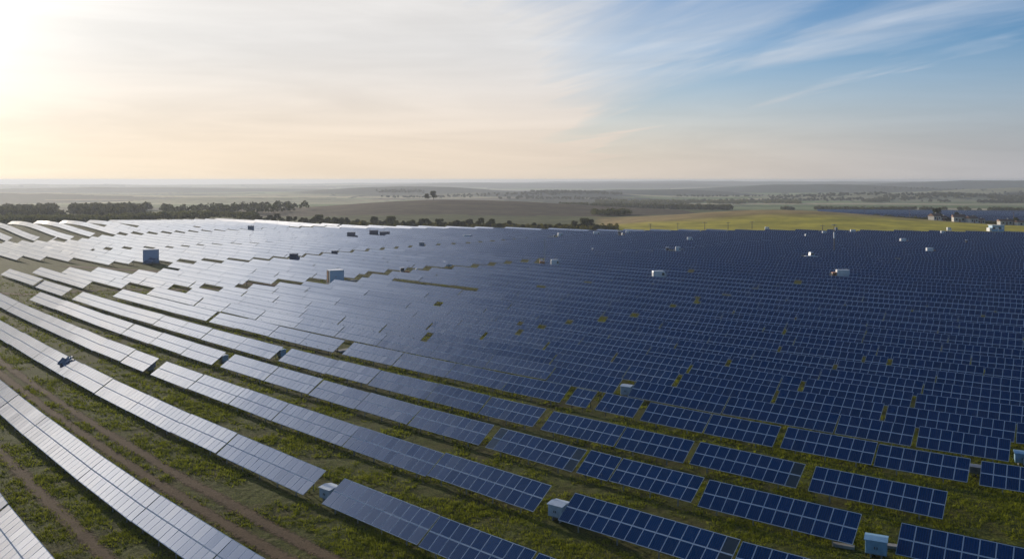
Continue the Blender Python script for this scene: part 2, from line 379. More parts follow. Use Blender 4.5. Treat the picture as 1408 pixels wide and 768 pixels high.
M_PV = panel_material('solar_glass', (.0005, .030, .110), (.002, .048, .15))
M_PVD = panel_material('dull_solar_glass', (.050, .055, .045), (.06, .065, .055))
M_ALU = simple('galvanised_steel', (.42, .43, .44), .45, .6, .15, 6)
M_RAIL = simple('dark_back_rail', (.16, .17, .18), .5, .5, .15, 6)

TILT = R(33.2); SL = 2.92; RUN = SL*math.cos(TILT); ZTOP = 2.2; ZLOW = ZTOP-SL*math.sin(TILT)
MH = SL/2; MP = 1.09
def module_mesh(name, mats):
    w_, h_, t_ = MP-.012, MH-.012, .04
    V = [(-w_/2, -h_/2, 0), (w_/2, -h_/2, 0), (w_/2, h_/2, 0), (-w_/2, h_/2, 0), (-w_/2, -h_/2, t_), (w_/2, -h_/2, t_), (w_/2, h_/2, t_), (-w_/2, h_/2, t_)]
    Fc = [(0,3,2,1),(4,5,6,7),(0,1,5,4),(1,2,6,5),(2,3,7,6),(3,0,4,7)]
    uv = np.zeros((6, 4, 2)); uv[1] = [(0, 0), (1, 0), (1, 1), (0, 1)]
    return npmesh(name, V, Fc, mats, mi=[1, 0, 1, 1, 1, 1], uv=uv.reshape(-1, 2))
ME_MOD = module_mesh('solar_module', [M_PV, M_ALU]); ME_MODD = module_mesh('dull_solar_module', [M_PVD, M_ALU])
ME_LEGF = MB().box((0, 0, .24), (.10, .08, .82)).mesh('front_leg', M_ALU)
ME_LEGB = MB().box((0, 0, .82), (.10, .08, 1.96)).mesh('back_leg', M_ALU)
_frames = {}
def frame_mesh(n, legs):
    if (n, legs) in _frames: return _frames[(n, legs)]
    mb = MB(); L = n*MP; rx = Matrix.Rotation(TILT, 3, 'X')
    for s_ in (-1.15, -.32, .32, 1.15): mb.box(rx @ Vector((0, s_, -.05)), (L-.1, .05, .07), rot=rx)
    k = max(2, round(L/3.3))
    for i in range(k):
        x = -L/2+L*(i+.5)/k
        mb.box(rx @ Vector((x, 0, -.13)), (.06, SL*.92, .08), rot=rx)
        if legs: mb.box((x, -.88, -.9), (.08, .06, 1.0)); mb.box((x, .88, -.5), (.08, .06, 2.1))
    _frames[(n, legs)] = mb.mesh('support_frame', M_RAIL); return _frames[(n, legs)]
_banks = {}
def bank_mesh(n):
    if n in _banks: return _banks[n]
    w_, h_, t_ = n*MP, MH-.012, .04
    V = [(-w_/2, -h_/2, 0), (w_/2, -h_/2, 0), (w_/2, h_/2, 0), (-w_/2, h_/2, 0), (-w_/2, -h_/2, t_), (w_/2, -h_/2, t_), (w_/2, h_/2, t_), (-w_/2, h_/2, t_)]
    uv = np.zeros((6, 4, 2)); uv[1] = [(0, 0), (n, 0), (n, 1), (0, 1)]
    _banks[n] = npmesh('panel_bank', V, [(0,3,2,1),(4,5,6,7),(0,1,5,4),(1,2,6,5),(2,3,7,6),(3,0,4,7)], [M_PV, M_ALU], mi=[1, 0, 1, 1, 1, 1], uv=uv.reshape(-1, 2)); return _banks[n]

# ------------------------------------------------------------------ row layout (photo columns of the traced gaps, turned into plan positions)
# (q, explicit table edges, gap ranges)
ROWS = [
 (1110, [-45, 13, 78, 150, 260, 380], []),
 (712, [-60, -22, 26, 65, 144.5, 221, 320, 400, 520, 660], []),
 (498, [-60, -15, 10, 33, 68, (77), 115, 156, 204, 263, 327.6, 449.5, 'g', 474, 606.5, 740, 850, 1000, 1160], []),
 (404, [-60, -12, 26, 65, 114.6, 150, 187, 220, 'g', 229, 281, 338.5, 398, 496, 612, 760, 'g', 790, 1020, 1130, 1300, 1480, 1640], []),
 (344, ['s', 56, 91, 150, 225, 268, 312, 'g', 323, 384, 445, 509, 582, 681, 'g', 688, 808, 'g', 812, 856, 969.5, 'g', 975, 1187, 'g', 1238, 1420, 1640], []),
 (304, ['s', 13, 60, 100, 'g', 114, 138, 184, 227, 260, 293, 341, 390, 'g', 401, 466, 524.5, 604, 676, 752, 'g', 761, 862, 956.5, 'g', 962, 1109, 'g', 1121, 1304.5, 'g', 1440, 1640], []),
 (268, ['s', 56, 92, 128, 'g', 169, 224, 299.5, 'g', 303, 341, 385, 428, 475, 'g', 487, 556, 628, 706, 786, 'g', 793, 822, 'g', 833, 886, 'g', 894, 980, 1075, 'g', 1083, 1208, 1336, 'g', 1349, 1480, 1640], []),
 (245, None, [(33, 96), (180, 215), (857, 876), (1260, 1264), (1391, 1408)]),
 (227, None, [(66, 135), (241, 267), (935, 941)]),
 (212, None, [(104, 191), (284, 310), (1104, 1110)]),
 (199, None, [(160, 225), (331, 349), (1004, 1009)]),
 (188, None, [(196, 252), (345, 385), (1150, 1154)]),
 (179, None, [(384, 420), (1222, 1228), (603, 612)]),
 (168.5, None, [(428, 460)]),
 (159, None, [(462, 498), (1080, 1084)]),
]
q = 159.0; d = KT/q
while d < 640:
    d += 10.5; ROWS.append((KT/d, None, []))
ROWS[15] = (ROWS[15][0], None, [(545, 583)])
# service aisles: polyline in the picture of the ground, clear width in metres of depth
AISLES = [
 ([(497, 374), (545, 369), (610, 363), (650, 362), (700, 357), (750, 352.5)], 13.0),
 ([(750, 352.5), (778, 350), (846, 345), (887, 342.5), (950, 338.5), (1000, 332)], 8.6),
 ([(1000, 332), (1060, 329)], 6),
 ([(177, 358), (230, 357), (273, 355), (312, 354), (355, 353), (404, 349.5), (420, 347.6), (488, 342), (545, 337.5), (590, 334), (644, 331), (710, 326)], 12.5),
 ([(710, 326), (760, 322.5), (804, 320), (846, 319)], 9.5),
 ([(130, 340), (177, 337.5), (232, 337), (289, 333), (359, 331), (402, 327.5), (449, 324), (475, 321)], 8),
 ([(140, 322.5), (180, 320.5), (203, 320), (240, 318.5), (286, 316.5), (331, 314.7), (363, 313), (400, 311.7), (428, 310.7), (470, 309.5)], 12),
 ([(-60, 331), (30, 329), (100, 327.5), (140, 322.5)], 14),
 ([(-60, 309), (0, 308.5), (60, 308)], 16),
 ([(205, 303), (235, 306.5), (262, 309.5), (285, 316.5)], 13),
 ([(425, 302.5), (455, 306), (475, 308.3), (560, 309.8)], 12),
]
HOLES = [(474, 484, 3), (595, 459, 4), (721, 445, 3), (751, 441, 5), (787, 434.5, 4), (834, 429.5, 5), (877, 424, 5), (929, 413, 4), (962, 408, 4), (1002, 399.5, 6), (1041, 393, 4),
         (1069, 388.5, 4), (1100, 384.5, 5), (748, 391, 6), (812, 385.5, 5), (953, 369.5, 5), (1045, 358.5, 4), (1074, 352.7, 4), (1160, 341, 3), (1185, 337, 6), (1204, 362, 4), (1213, 359, 3), (1235, 353, 4), (1249, 350, 3), (1158, 337, 4)]
def aisle_gap(xs, ys):
    ex = np.zeros(len(xs), bool); dr = KT/(ys-YH)
    for pl_, wd in AISLES:
        P = np.array(pl_); inr = (xs >= P[0, 0]) & (xs <= P[-1, 0])
        da = KT/(np.interp(xs, P[:, 0], P[:, 1])-YH); ex |= inr & (np.abs(dr-da) < wd/2)
    return ex
# things that need a clear spot among the tables: photo column, photo row of the visible foot, half width px
SPOTS = []
def clear(px, py, hw): SPOTS.append((px, py, hw))

# small objects of the field are declared first so that the rows can leave room for them
OBJ = [  # builder, column, foot row, heading deg, scale, label, category, half width cleared
 ('van', 907, 376, 8, 1.5, 'white van parked in a gap among the deep blue panels right of centre', 'van', 11),
 ('truck', 1155, 374.5, 176, 1.15, 'white box truck with rust-brown cab amid the blue panels on the right', 'truck', 13),
 ('pickup', 1115, 349.5, 12, 1.75, 'white pickup truck between the blue panels left of the tall mast', 'pickup truck', 12),
 ('pickup', 612, 368, 25, 1.15, 'white pickup with reddish tail parked in the aisle under the middle block', 'pickup truck', 0),
 ('truck', 645, 329.5, 5, 1.05, 'white box truck standing at the aisle below the far pale panels', 'truck', 0),
 ('tractor', 555, 378, 15, 1.15, 'orange and white tractor at the left end of the machines group', 'tractor', 0),
 ('pickup', 573, 378.5, 10, 1.0, 'white pickup with grey bed beside the orange tractor', 'pickup truck', 0),
 ('crane', 746, 360.5, 0, .95, 'pale rust red drilling rig with a short upright mast', 'drill rig', 9),
 ('van', 764, 360, 6, .9, 'small white van just right of the drilling rig', 'van', 7),
 ('pickup', 815, 348.5, 6, .9, 'white pickup truck at the aisle end right of the middle', 'pickup truck', 0),
 ('tractor', 919, 342.5, 0, 1.25, 'white tractor with an orange-brown cab in the far blue field', 'tractor', 5),
 ('van', 933, 342, 0, .75, 'tiny white van right of the orange-brown tractor', 'van', 4),
 ('pickup', 762, 325, 0, .9, 'white pickup truck lower of the pair near the far aisle', 'pickup truck', 5),
 ('van', 771, 322.6, 15, 1.1, 'white van upper of the pair near the far aisle', 'van', 5),
 ('van', 821, 320.8, 0, 1.1, 'long white van on the far aisle below the ploughed hill end', 'van', 6),
 ('pickup', 856, 322.5, 10, 1.0, 'white pickup truck below the dark machine near the far edge', 'pickup truck', 5),
 ('tractor', 853, 320.5, 0, .9, 'dark tractor near the far edge of the blue field', 'tractor', 4),
 ('van', 864, 319.6, 0, .9, 'pale van right of the dark tractor near the far edge', 'van', 4),
 ('pickup', 1108, 324.5, 0, 1.3, 'long low white pickup among far blue panels left of the mast', 'pickup truck', 6),
 ('van', 1134, 321.2, 0, .7, 'tiny pale van at the far blue edge just left of the mast', 'van', 3),
 ('truck', 1174, 319.6, 0, .8, 'white box truck at the far edge right of the mast', 'truck', 4),
 ('truck', 1243, 330.5, 10, 1.0, 'white flatbed lorry standing on the right side of the far blue panels', 'truck', 7),
 ('van', 1297, 321, 0, .85, 'white van at the far edge, left of the pair', 'van', 5),
 ('van', 1305, 321, 10, .75, 'pale van at the far edge, right of the pair', 'van', 0),
 ('tractor', 1330, 332.5, 0, 1.0, 'white tractor alone among the far right blue panels', 'tractor', 5),
 ('van', 949, 328.5, 0, 1.1, 'greyish van among far blue panels above the orange-brown tractor', 'van', 5),
 ('truck', 1280, 343.5, 0, .9, 'grey blue lorry half hidden in the right blue panels', 'truck', 7),
 ('truck', 180, 300.5, 5, 1.05, 'grey truck at the crest above the far left rows', 'truck', 0),
 ('van', 1055, 320.4, 0, .7, 'small dark van on the far grass edge below the yellow hill', 'van', 0),
]
for t_ in OBJ:
    if t_[7]: clear(t_[1], t_[2]-1.0, t_[7])
CABS = [  # combiner boxes and cabins: column, foot row, (w,d,h), heading, label, colour, half width cleared
 (454, 689, (1.4, 1.3, .85), -40, 'pale blue-grey inverter box at the left end of the front middle row', 'pale', 0),
 (769, 714, (1.4, 1.35, .95), -36, 'pale blue inverter box at the left end of the front right row', 'pale', 0),
 (1205, 765, (1.5, 1.3, 1.0), -26, 'sky blue inverter box standing on legs between front right rows', 'blue', 0),
 (1406, 640, (1.4, 1.2, .9), -26, 'blue inverter box cut by the right edge of the picture', 'blue', 0),
 (206, 508, (1.4, 1.2, .8), -45, 'dark blue-grey box in the gap of the second long left row', 'dark', 0),
 (307.5, 499, (1.1, 1.0, .8), -42, 'small grey cabinet in the gap of the third long left row', 'pale', 0),
 (387, 492.5, (1.1, 1.0, 1.0), -42, 'light blue cabinet in the gap above the middle left row', 'blue', 0),
 (862.5, 546, (1.4, 1.3, 1.1), -30, 'white-roofed box in the square hole among deep blue panels', 'pale', 0),
 (1342, 655, (1.2, .9, .6), -28, 'low grey box between two tables near the right edge', 'dark', 0),
 (483, 323.5, (3.6, 2.4, 3.5), 0, 'dark blue cabin, leftmost of the three in the far pale field', 'navy', 5),
 (514, 321.5, (4.0, 2.4, 3.8), 0, 'dark blue cabin, middle and largest of the three in the far field', 'navy', 6),
 (529, 321.5, (4.6, 2.4, 3.1), 0, 'low dark cabin, rightmost of the three in the far pale field', 'navy', 6),
 (404, 352.5, (2.6, 2.0, 3.0), 0, 'blue cabin with brown rubble beside it in the aisle left of centre', 'navy', 0),
 (460, 347.5, (1.9, 1.8, 2.8), 0, 'small dark blue cabin on the aisle right of the rubble', 'navy', 0),
 (345, 315.5, (2.7, 2.2, 3.8), 0, 'grey cabin on the far left aisle', 'dark', 4),
 (580, 337, (1.9, 1.8, 3.2), 0, 'narrow brown grey cabin on the second far aisle', 'dark', 0),
]
for t_ in CABS:
    if t_[6]: clear(t_[0], t_[1]-1.0, t_[6])
clear(460, 388, 20)

TABLES = []      # row index, P0, P1, px centre, dull-list
for ri, (q, ex, gaps) in enumerate(ROWS):
    if ex:
        prev = None
        for e in ex:
            if isinstance(e, str): prev = None; continue
            if prev is not None: TABLES.append((ri, q, prev, e, .16 if q > 300 else .12))
            prev = e
        continue
    xs = np.arange(-62, 1650, .5); ys = YH+S(xs)*q; dd = KT/(ys-YH); X = (xs-CX)/F*dd
    bad = aisle_gap(xs, ys) | (dd > yfar(X, dd)-3)
    for a, b_ in gaps: bad |= (xs > a) & (xs < b_)
    for hx, hy, hw in HOLES:
        yc = float(YH+S(hx)*q); pitch_px = (hy-YH)**2/KT*10.5 if q < 190 else (hy-YH)**2/KT*9.0
        if abs(yc-(hy-1.5)) < pitch_px/2: bad |= (np.abs(xs-hx) < hw)
    for sx_, sy_, hw in SPOTS:
        yc = float(YH+S(sx_)*q); pitch_px = (sy_-YH)**2/KT*10.5
        if abs(yc-sy_) < pitch_px*.55: bad |= (np.abs(xs-sx_) < hw)
    if ri == 15: bad |= (xs > 583) & (xs < 662)
    if ri % 2: bad |= (-.66*X+.75*dd > 440) & (xs < 215-(ri % 4)*22) & (dd > 380)
    arc = np.concatenate([[0], np.cumsum(np.hypot(np.diff(X), np.diff(dd)))])
    i = 0; n = len(xs)
    rr = random.Random(ri*13+5)
    while i < n:
        if bad[i]: i += 1; continue
        j = i
        while j+1 < n and not bad[j+1]: j += 1
        s0, s1 = arc[i], arc[j]
        if s1-s0 > 1.8:
            cuts = [s0]; s = s0
            first = rr.uniform(.35, 1.0) if s0 == arc[0] else 1.0
            while True:
                L = MP*rr.choice([11, 12, 12, 12, 13, 12])*first+.15; first = 1.0
                if s+L > s1-2.2: cuts.append(s1); break
                s += L; cuts.append(s)
            for a, b_ in zip(cuts[:-1], cuts[1:]):
                if b_-a > 15.5:
                    mid = (a+b_)/2; TABLES.append((ri, q, float(np.interp(a, arc, xs)), float(np.interp(mid, arc, xs)), .12)); a = mid
                g_ = .12 if rr.random() > .10 else .75
                TABLES.append((ri, q, float(np.interp(a, arc, xs)), float(np.interp(b_, arc, xs)), g_))
        i = j+1
def plan(px, q): return G(px, YH+float(S(px))*q, KT)
recs = []
for ri, q, x0, x1, gp in TABLES:
    if x1-x0 > 60:                                         # very long traced runs become tables of normal length
        P0, P1 = Vector(plan(x0, q)), Vector(plan(x1, q)); L = (P1-P0).length; k = max(1, round(L/14.2))
    else: k = 1
    P0, P1 = Vector(plan(x0, q)), Vector(plan(x1, q))
    if k > 1:
        xs = np.linspace(x0, x1, 200); pts = np.array([plan(a, q) for a in xs]); arc = np.concatenate([[0], np.cumsum(np.hypot(*np.diff(pts, axis=0).T))])
        cx = [float(np.interp(arc[-1]*i/k, arc, xs)) for i in range(k+1)]
    else: cx = [x0, x1]
    for a, b_ in zip(cx[:-1], cx[1:]):
        P0, P1 = Vector(plan(a, q)), Vector(plan(b_, q)); L = (P1-P0).length; u = (P1-P0)/L
        n = max(1, int((L-gp)/MP+.35)); sc = (L-gp)/(n*MP)
        pc = (a+b_)/2; yc = YH+float(S(pc))*q; dist = KT/(yc-YH)
        gp = gp if gp > .4 else gp+random.choice([0, 0, .06, .14, .26])
        recs.append(dict(ri=ri, q=q, x0=a, x1=b_, P0=P0, P1=P1, L=L, u=u, n=n, sc=sc, gp=gp, pc=pc, yc=yc, d=dist, size=(n*MP)/(dist**2)))
vis = [r for r in recs if r['x1'] > 0 and r['x0'] < 1408 and r['yc'] < 768]
vis.sort(key=lambda r: -r['size'])
TOP = vis[:300]; topset = {id(r) for r in TOP}
DETAIL = {id(r) for r in vis[:130]}
ORD = ['zeroth', 'first', 'second', 'third', 'fourth', 'fifth', 'sixth', 'seventh', 'eighth', 'ninth', 'tenth', 'eleventh', 'twelfth', 'thirteenth', 'fourteenth', 'fifteenth', 'sixteenth', 'seventeenth', 'eighteenth', 'nineteenth', 'twentieth']
def ordn(i):
    if i <= 20: return ORD[i]
    return ({2: 'twenty', 3: 'thirty', 4: 'forty'}[i//10]+'-'+ORD[i % 10]) if i % 10 else {3: 'thirtieth', 4: 'fortieth'}[i//10]
rowmembers = {}
for r in recs:
    if r['x1'] > 0 and r['x0'] < 1408 and r['yc'] < 775: rowmembers.setdefault(r['ri'], []).append(r)
for k in rowmembers:
    for i, r in enumerate(sorted(rowmembers[k], key=lambda r: r['x0'])): r['ord'] = i+1
DULL = [(4, 681, 700), (4, 796, 808), (5, 1098, 1109), (3, 1009, 1020), (4, 688, 694), (6, 475, 480)]
def frame_of(r):
    """table matrix data: origin under the middle of the table"""
    u = r['u']; w_ = Vector((u.y, -u.x)); u0 = r['P0']+w_*RUN/2; u1 = r['P1']+w_*RUN/2
    z0, z1 = hz(*u0), hz(*u1); c = (u0+u1)/2; zc_ = (z0+z1)/2
    pitch = -math.atan2(z1-z0, r['L']); return Vector((c.x, c.y, zc_)), pitch, math.atan2(u.y, u.x)
zmid = (ZTOP+ZLOW)/2; rxm0 = rxm = Matrix.Rotation(TILT, 3, 'X'); rxflat = Matrix.Rotation(R(20), 3, 'X')
def flat(r): yf = float(np.interp(r['pc'], FX, FY)); return r['d'] > yf-(np.interp(r['pc'], [300, 480, 600, 700, 1010], [50, 36, 15, 11, 10])) and 300 < r['pc'] < 1010
for r in TOP:
    loc, pitch, rz = frame_of(r); n, sc = r['n'], r['sc']; loc.z += random.uniform(-.07, .07)
    tone = 'silvery white' if r['pc'] < 330 else ('grey blue' if r['pc'] < 640 else 'deep blue')
    num = {1: 'one', 2: 'two', 3: 'three', 4: 'four', 5: 'five', 6: 'six', 7: 'seven', 8: 'eight', 9: 'nine', 10: 'ten', 11: 'eleven', 12: 'twelve', 13: 'thirteen', 14: 'fourteen', 15: 'fifteen', 16: 'sixteen', 17: 'seventeen', 18: 'eighteen', 19: 'nineteen'}.get(n, 'wide')
    lab = f"{tone} solar table, {ordn(r['ord'])} from left in {ordn(r['ri']+1)} row from bottom left corner"
    t = empty('solar_table', loc, 0, lab, 'solar panel', 'solar tables in rows across the grass'); t.rotation_euler = (random.gauss(0, .012), pitch+random.gauss(0, .004), rz+random.gauss(0, .003))
    fr = link('support_frame', frame_mesh(n, id(r) not in DETAIL), t, (0, 0, zmid), None, (sc, 1, 1))
    if id(r) in DETAIL:
        for i in range(n):
            x = (-n/2+i+.5)*MP*sc; pxm = r['x0']+(r['x1']-r['x0'])*(i+.5)/n
            for s_ in (-.5, .5):
                pos = rxm @ Vector((x, s_*MH, .0)); dull = any(r['ri'] == a and b_ < pxm < c_ for a, b_, c_ in DULL)
                mo = link('solar_module', ME_MODD if dull else ME_MOD, t, (pos.x, pos.y, pos.z+zmid), (TILT+random.gauss(0, .008), random.gauss(0, .006), 0), (sc, 1, 1))
                if dull: mo['label'] = 'dull olive grey solar module'
        k = max(2, round(n*MP/3.4))
        for i in range(k):
            x = -n*MP*sc/2+n*MP*sc*(i+.5)/k
            link('leg', ME_LEGF, t, (x, -.93, -.05)); link('leg', ME_LEGB, t, (x, .88, -.05))
    else:
        for s_ in (-.5, .5):
            pos = rxm @ Vector((0, s_*MH, 0)); link('panel_bank', bank_mesh(n), t, (0, pos.y, pos.z+zmid), (TILT, 0, 0), (sc, 1, 1))
# the remaining, smaller tables: one counted-out mass
V, Q, UV, MI = [], [], [], []
for r in recs:
    if id(r) in topset: continue
    rxm = rxflat if flat(r) else rxm0; zmid = (ZTOP+ZLOW)/2+(.4 if rxm is rxflat else 0)
    loc, pitch, rz = frame_of(r); n, sc = r['n'], r['sc']; hw = n*MP*sc/2
    M = Matrix.Translation(loc) @ Euler((random.gauss(0, .013), pitch, rz)).to_matrix().to_4x4()
    k = max(1, round(hw/3.5)) if r['d'] < 700 else 1
    ca = rxm @ Vector((0, -SL/2, 0)); cb = rxm @ Vector((0, SL/2, 0)); dn = rxm @ Vector((0, 0, -.07))
    b_ = len(V); us = random.randrange(1000)
    for c_ in ((-hw, ca, 0), (hw, ca, 0), (hw, cb, 0), (-hw, cb, 0), (-hw, ca, 1), (hw, ca, 1), (hw, cb, 1), (-hw, cb, 1)):
        pv = c_[1]+(dn if c_[2] else Vector((0, 0, 0))); V.append(tuple(M @ Vector((c_[0], pv.y, pv.z+zmid))))
    Q += [(b_, b_+1, b_+2, b_+3), (b_+7, b_+6, b_+5, b_+4), (b_+4, b_+5, b_+1, b_), (b_+5, b_+6, b_+2, b_+1), (b_+6, b_+7, b_+3, b_+2), (b_+7, b_+4, b_, b_+3)]
    UV += [(us, 0), (us+n, 0), (us+n, 2), (us, 2)]+[(0, 0)]*20; MI += [0, 1, 1, 1, 1, 1]
    for i in range(k):                                     # posts
        x = -hw+2*hw*(i+.5)/k
        for yy, zt in ((-.9, ZLOW), (.9, ZTOP-.25)):
            b_ = len(V)
            for (ax, ay, az) in ((-.05, -.05, -.2), (.05, -.05, -.2), (.05, .05, -.2), (-.05, .05, -.2), (-.05, -.05, zt), (.05, -.05, zt), (.05, .05, zt), (-.05, .05, zt)):
                V.append(tuple(M @ Vector((x+ax, yy+ay, az))))
            for qd in ((0,1,5,4),(1,2,6,5),(2,3,7,6),(3,0,4,7)): Q.append(tuple(b_+i_ for i_ in qd)); MI.append(1); UV += [(0, 0)]*4
tag(link('solar_table', npmesh('solar_tables', V, Q, [M_PV, M_RAIL], mi=MI, uv=UV)), 'densely packed mass of small distant solar tables filling the far part of the field', 'solar panels', kind='stuff')

rxm = rxm0; zmid = (ZTOP+ZLOW)/2
# second solar farm behind the yellow hill
V, Q, UV, MI = [], [], [], []
yy = 690.0
while yy < 1140:
    x0 = 250+(yy-690)*.33; x1 = 760+(yy-690)*.5; x = x0
    while x < x1:
        L = 26.0; y0_ = yy-.06*(x-x0); y1_ = yy-.06*(x+L-x0); b_ = len(V)
        h0, h1 = hz(x, y0_), hz(x+L, y1_)
        V += [(x, y0_-1.2, h0+.6), (x+L-.3, y1_-1.2, h1+.6), (x+L-.3, y1_+1.2, h1+2.2), (x, y0_+1.2, h0+2.2),
              (x, y0_-1.2, h0+.53), (x+L-.3, y1_-1.2, h1+.53), (x+L-.3, y1_+1.2, h1+2.13), (x, y0_+1.2, h0+2.13)]
        Q += [(b_, b_+1, b_+2, b_+3), (b_+7, b_+6, b_+5, b_+4), (b_+4, b_+5, b_+1, b_), (b_+6, b_+7, b_+3, b_+2)]
        UV += [(0, 0), (24, 0), (24, 2), (0, 2)]+[(0, 0)]*12; MI += [0, 1, 1, 1]
        x += L
    yy += 6.5
tag(link('distant_solar_field', npmesh('distant_solar_field', V, Q, [M_PV, M_RAIL], mi=MI, uv=UV)), 'second deep blue solar field lying beyond the yellow-green hill', 'solar field', kind='stuff')

# ------------------------------------------------------------------ builders of the small things
WHITE = simple('white_paint', (.74, .75, .76), .35, 0, .08, 1.5); GLASSD = simple('dark_window', (.02, .025, .03), .08, 0, .1)
RUBBER = simple('tyre_rubber', (.03, .03, .03), .8); ORANGE = simple('faded_orange_paint', (.50, .20, .08), .5, 0, .3, 4)
GREYP = simple('grey_paint', (.28, .30, .33), .5); NAVY = simple('navy_paint', (.05, .075, .13), .5, 0, .2, .8)
PALE = simple('pale_blue_grey_paint', (.48, .55, .62), .45, 0, .10, 2.5); BLUEP = simple('light_blue_paint', (.26, .46, .62), .45, 0, .12, 2.5)
DARKB = simple('blue_grey_paint', (.20, .24, .30), .5, 0, .25, 3); CONC = simple('concrete', (.36, .35, .33), .9, 0, .2, 2, .2, .3)
ROOFR = simple('brown_roof', (.22, .12, .08), .8, 0, .3, 2); WALLC = simple('pale_render', (.55, .52, .47), .8, 0, .15, 1)
WOODP = simple('weathered_pole', (.20, .16, .12), .9, 0, .2, 3)
def cabinet(px, py, dims, deg, label, tint):
    W, D, H = dims; big = H > 2; X, Y = G(px, py, KT if big else KG)
    mat = dict(pale=PALE, blue=BLUEP, dark=DARKB, navy=NAVY)[tint]
    t = empty('cabin' if big else 'inverter_box', (X, Y, hz(X, Y)), R(deg), label, 'cabin' if big else 'electrical box')
    lift = .1 if big else .42
    if not big:
        MB().box((0, 0, lift/2-.2), (.09, D*.8, lift+.4)).build('pedestal', M_ALU, t).location.x = -W*.25
        MB().box((0, 0, lift/2-.2), (.09, D*.8, lift+.4)).build('pedestal', M_ALU, t).location.x = W*.25
        MB().tube((0, 0, -.1), (0, 0, lift+.02), .06).build('cable_conduit', GREYP, t)
    else: MB().box((0, 0, 0), (W*1.04, D*1.04, .3)).build('plinth', CONC, t)
    MB().box((0, 0, lift+H/2), (W, D, H)).build('body', mat, t, .02)
    lid = MB().prism([(-D/2-.08, H+lift+.002), (D/2+.08, H+lift+.002), (D/2+.08, H+lift+.06), (0, H+lift+.14+.03*W), (-D/2-.08, H+lift+.06)], -W/2-.08, W/2+.08)
    lid.build('roof' if big else 'lid', mat if tint != 'dark' else GREYP, t)
    for s_ in (-1, 1):
        dr = MB().box((s_*W*.245, -D/2-.012, lift+H*.5), (W*.46, .02, H*.86)).build('door', mat, t, .004)
        MB().box((s_*W*.06, -D/2-.04, lift+H*.5), (.05, .04, .18 if not big else .3)).build('handle', RUBBER, dr)
    if not big:
        for i in range(4): pass
        MB().box((W/2+.01, 0, lift+H*.7), (.02, D*.5, H*.18)).build('vent', GREYP, t)
    else: MB().box((W/2+.012, 0, lift+H*.7), (.02, D*.5, H*.2)).build('vent', GREYP, t)
    return t
for c_ in CABS: cabinet(*c_[:6])

def wheel(t, x, y, r, w_=.24):
    wh = MB().tube((0, -w_/2, 0), (0, w_/2, 0), r, n=16).build('wheel', RUBBER, t); wh.location = (x, y, r)
    MB().tube((0, -w_/2-.01, 0), (0, w_/2+.01, 0), r*.55, n=10).build('rim', M_ALU, wh)
def van(t):
    MB().prism([(-2.4, .35), (2.4, .35), (2.45, .9), (2.2, 1.15), (1.55, 1.95), (1.3, 2.1), (-2.35, 2.1), (-2.45, 1.9)], -.92, .92).build('body', WHITE, t, .05)
    t2 = [MB().box((s_*.925, .95, 1.5), (.02, .8, .5)).build('side_window', GLASSD, t) for s_ in (-1, 1)]
    MB().quad([(-.78, 2.24, 1.17), (.78, 2.24, 1.17), (.72, 1.64, 1.93), (-.72, 1.64, 1.93)]).build('windscreen', GLASSD, t)
    for s_ in (-1, 1): MB().box((s_*.7, 2.44, .8), (.3, .05, .16)).build('headlight', M_ALU, t)
    return [(1.5, .34), (-1.5, .34)], .88
def pickup(t):
    MB().prism([(-2.6, .45), (2.6, .45), (2.6, .95), (1.3, 1.12), (-2.6, 1.05)], -.92, .92).build('body', WHITE, t, .04)
    MB().prism([(-.7, 1.08), (1.25, 1.1), (.65, 1.78), (.4, 1.85), (-.5, 1.85)], -.84, .84).build('cab', WHITE, t, .04)
    MB().quad([(-.76, 1.22, 1.16), (.76, 1.22, 1.16), (.70, .74, 1.73), (-.70, .74, 1.73)]).build('windscreen', GLASSD, t)
    for s_ in (-1, 1): MB().box((s_*.845, .15, 1.45), (.02, 1.2, .42)).build('side_window', GLASSD, t)
    MB().box((0, -1.7, 1.06), (1.5, 1.5, .05)).build('load_bed', GREYP, t); MB().box((0, -2.62, .8), (1.7, .04, .35)).build('tailgate', ORANGE, t)
    return [(1.65, .4), (-1.65, .4)], .88
def truck(t):
    MB().box((0, -1.0, 2.0), (2.3, 4.8, 2.5)).build('box_body', WHITE, t, .04)
    MB().box((0, -.1, .6), (.9, 7.0, .25)).build('chassis', GREYP, t)
    MB().prism([(1.55, .55), (3.35, .55), (3.4, 1.3), (3.1, 2.4), (1.55, 2.5)], -1.05, 1.05).build('cab', ORANGE, t, .05)
    MB().quad([(-.9, 3.41, 1.4), (.9, 3.41, 1.4), (.85, 3.18, 2.25), (-.85, 3.18, 2.25)]).build('windscreen', GLASSD, t)
    for s_ in (-1, 1): MB().box((s_*1.06, 2.4, 1.8), (.02, .9, .6)).build('side_window', GLASSD, t)
    return [(2.4, .48), (-1.6, .48), (-2.7, .48)], 1.0
def tractor(t):
    MB().box((0, 1.0, 1.15), (.8, 2.0, .7)).build('bonnet', ORANGE if t.get('tint', 0) == 0 else GREYP, t, .06)
    MB().box((0, -.55, 1.0), (1.0, 1.4, .5)).build('body', ORANGE, t, .04)
    cb = MB().box((0, -.5, 1.95), (1.35, 1.3, 1.4), taper=.9).build('cab', GLASSD, t, .03)
    MB().box((0, -.5, 2.70), (1.5, 1.5, .12)).build('roof', WHITE, t, .03)
    for s_ in (-1, 1): MB().box((s_*.85, -.8, 1.62), (.5, 1.3, .08)).build('mudguard', WHITE, t)
    MB().tube((.35, 1.3, 1.4), (.35, 1.3, 2.3), .05).build('exhaust', RUBBER, t)
    for s_ in (-1, 1): wheel(t, s_*.85, -.8, .8, .4); wheel(t, s_*.75, 1.5, .5, .3)
    return [], 0
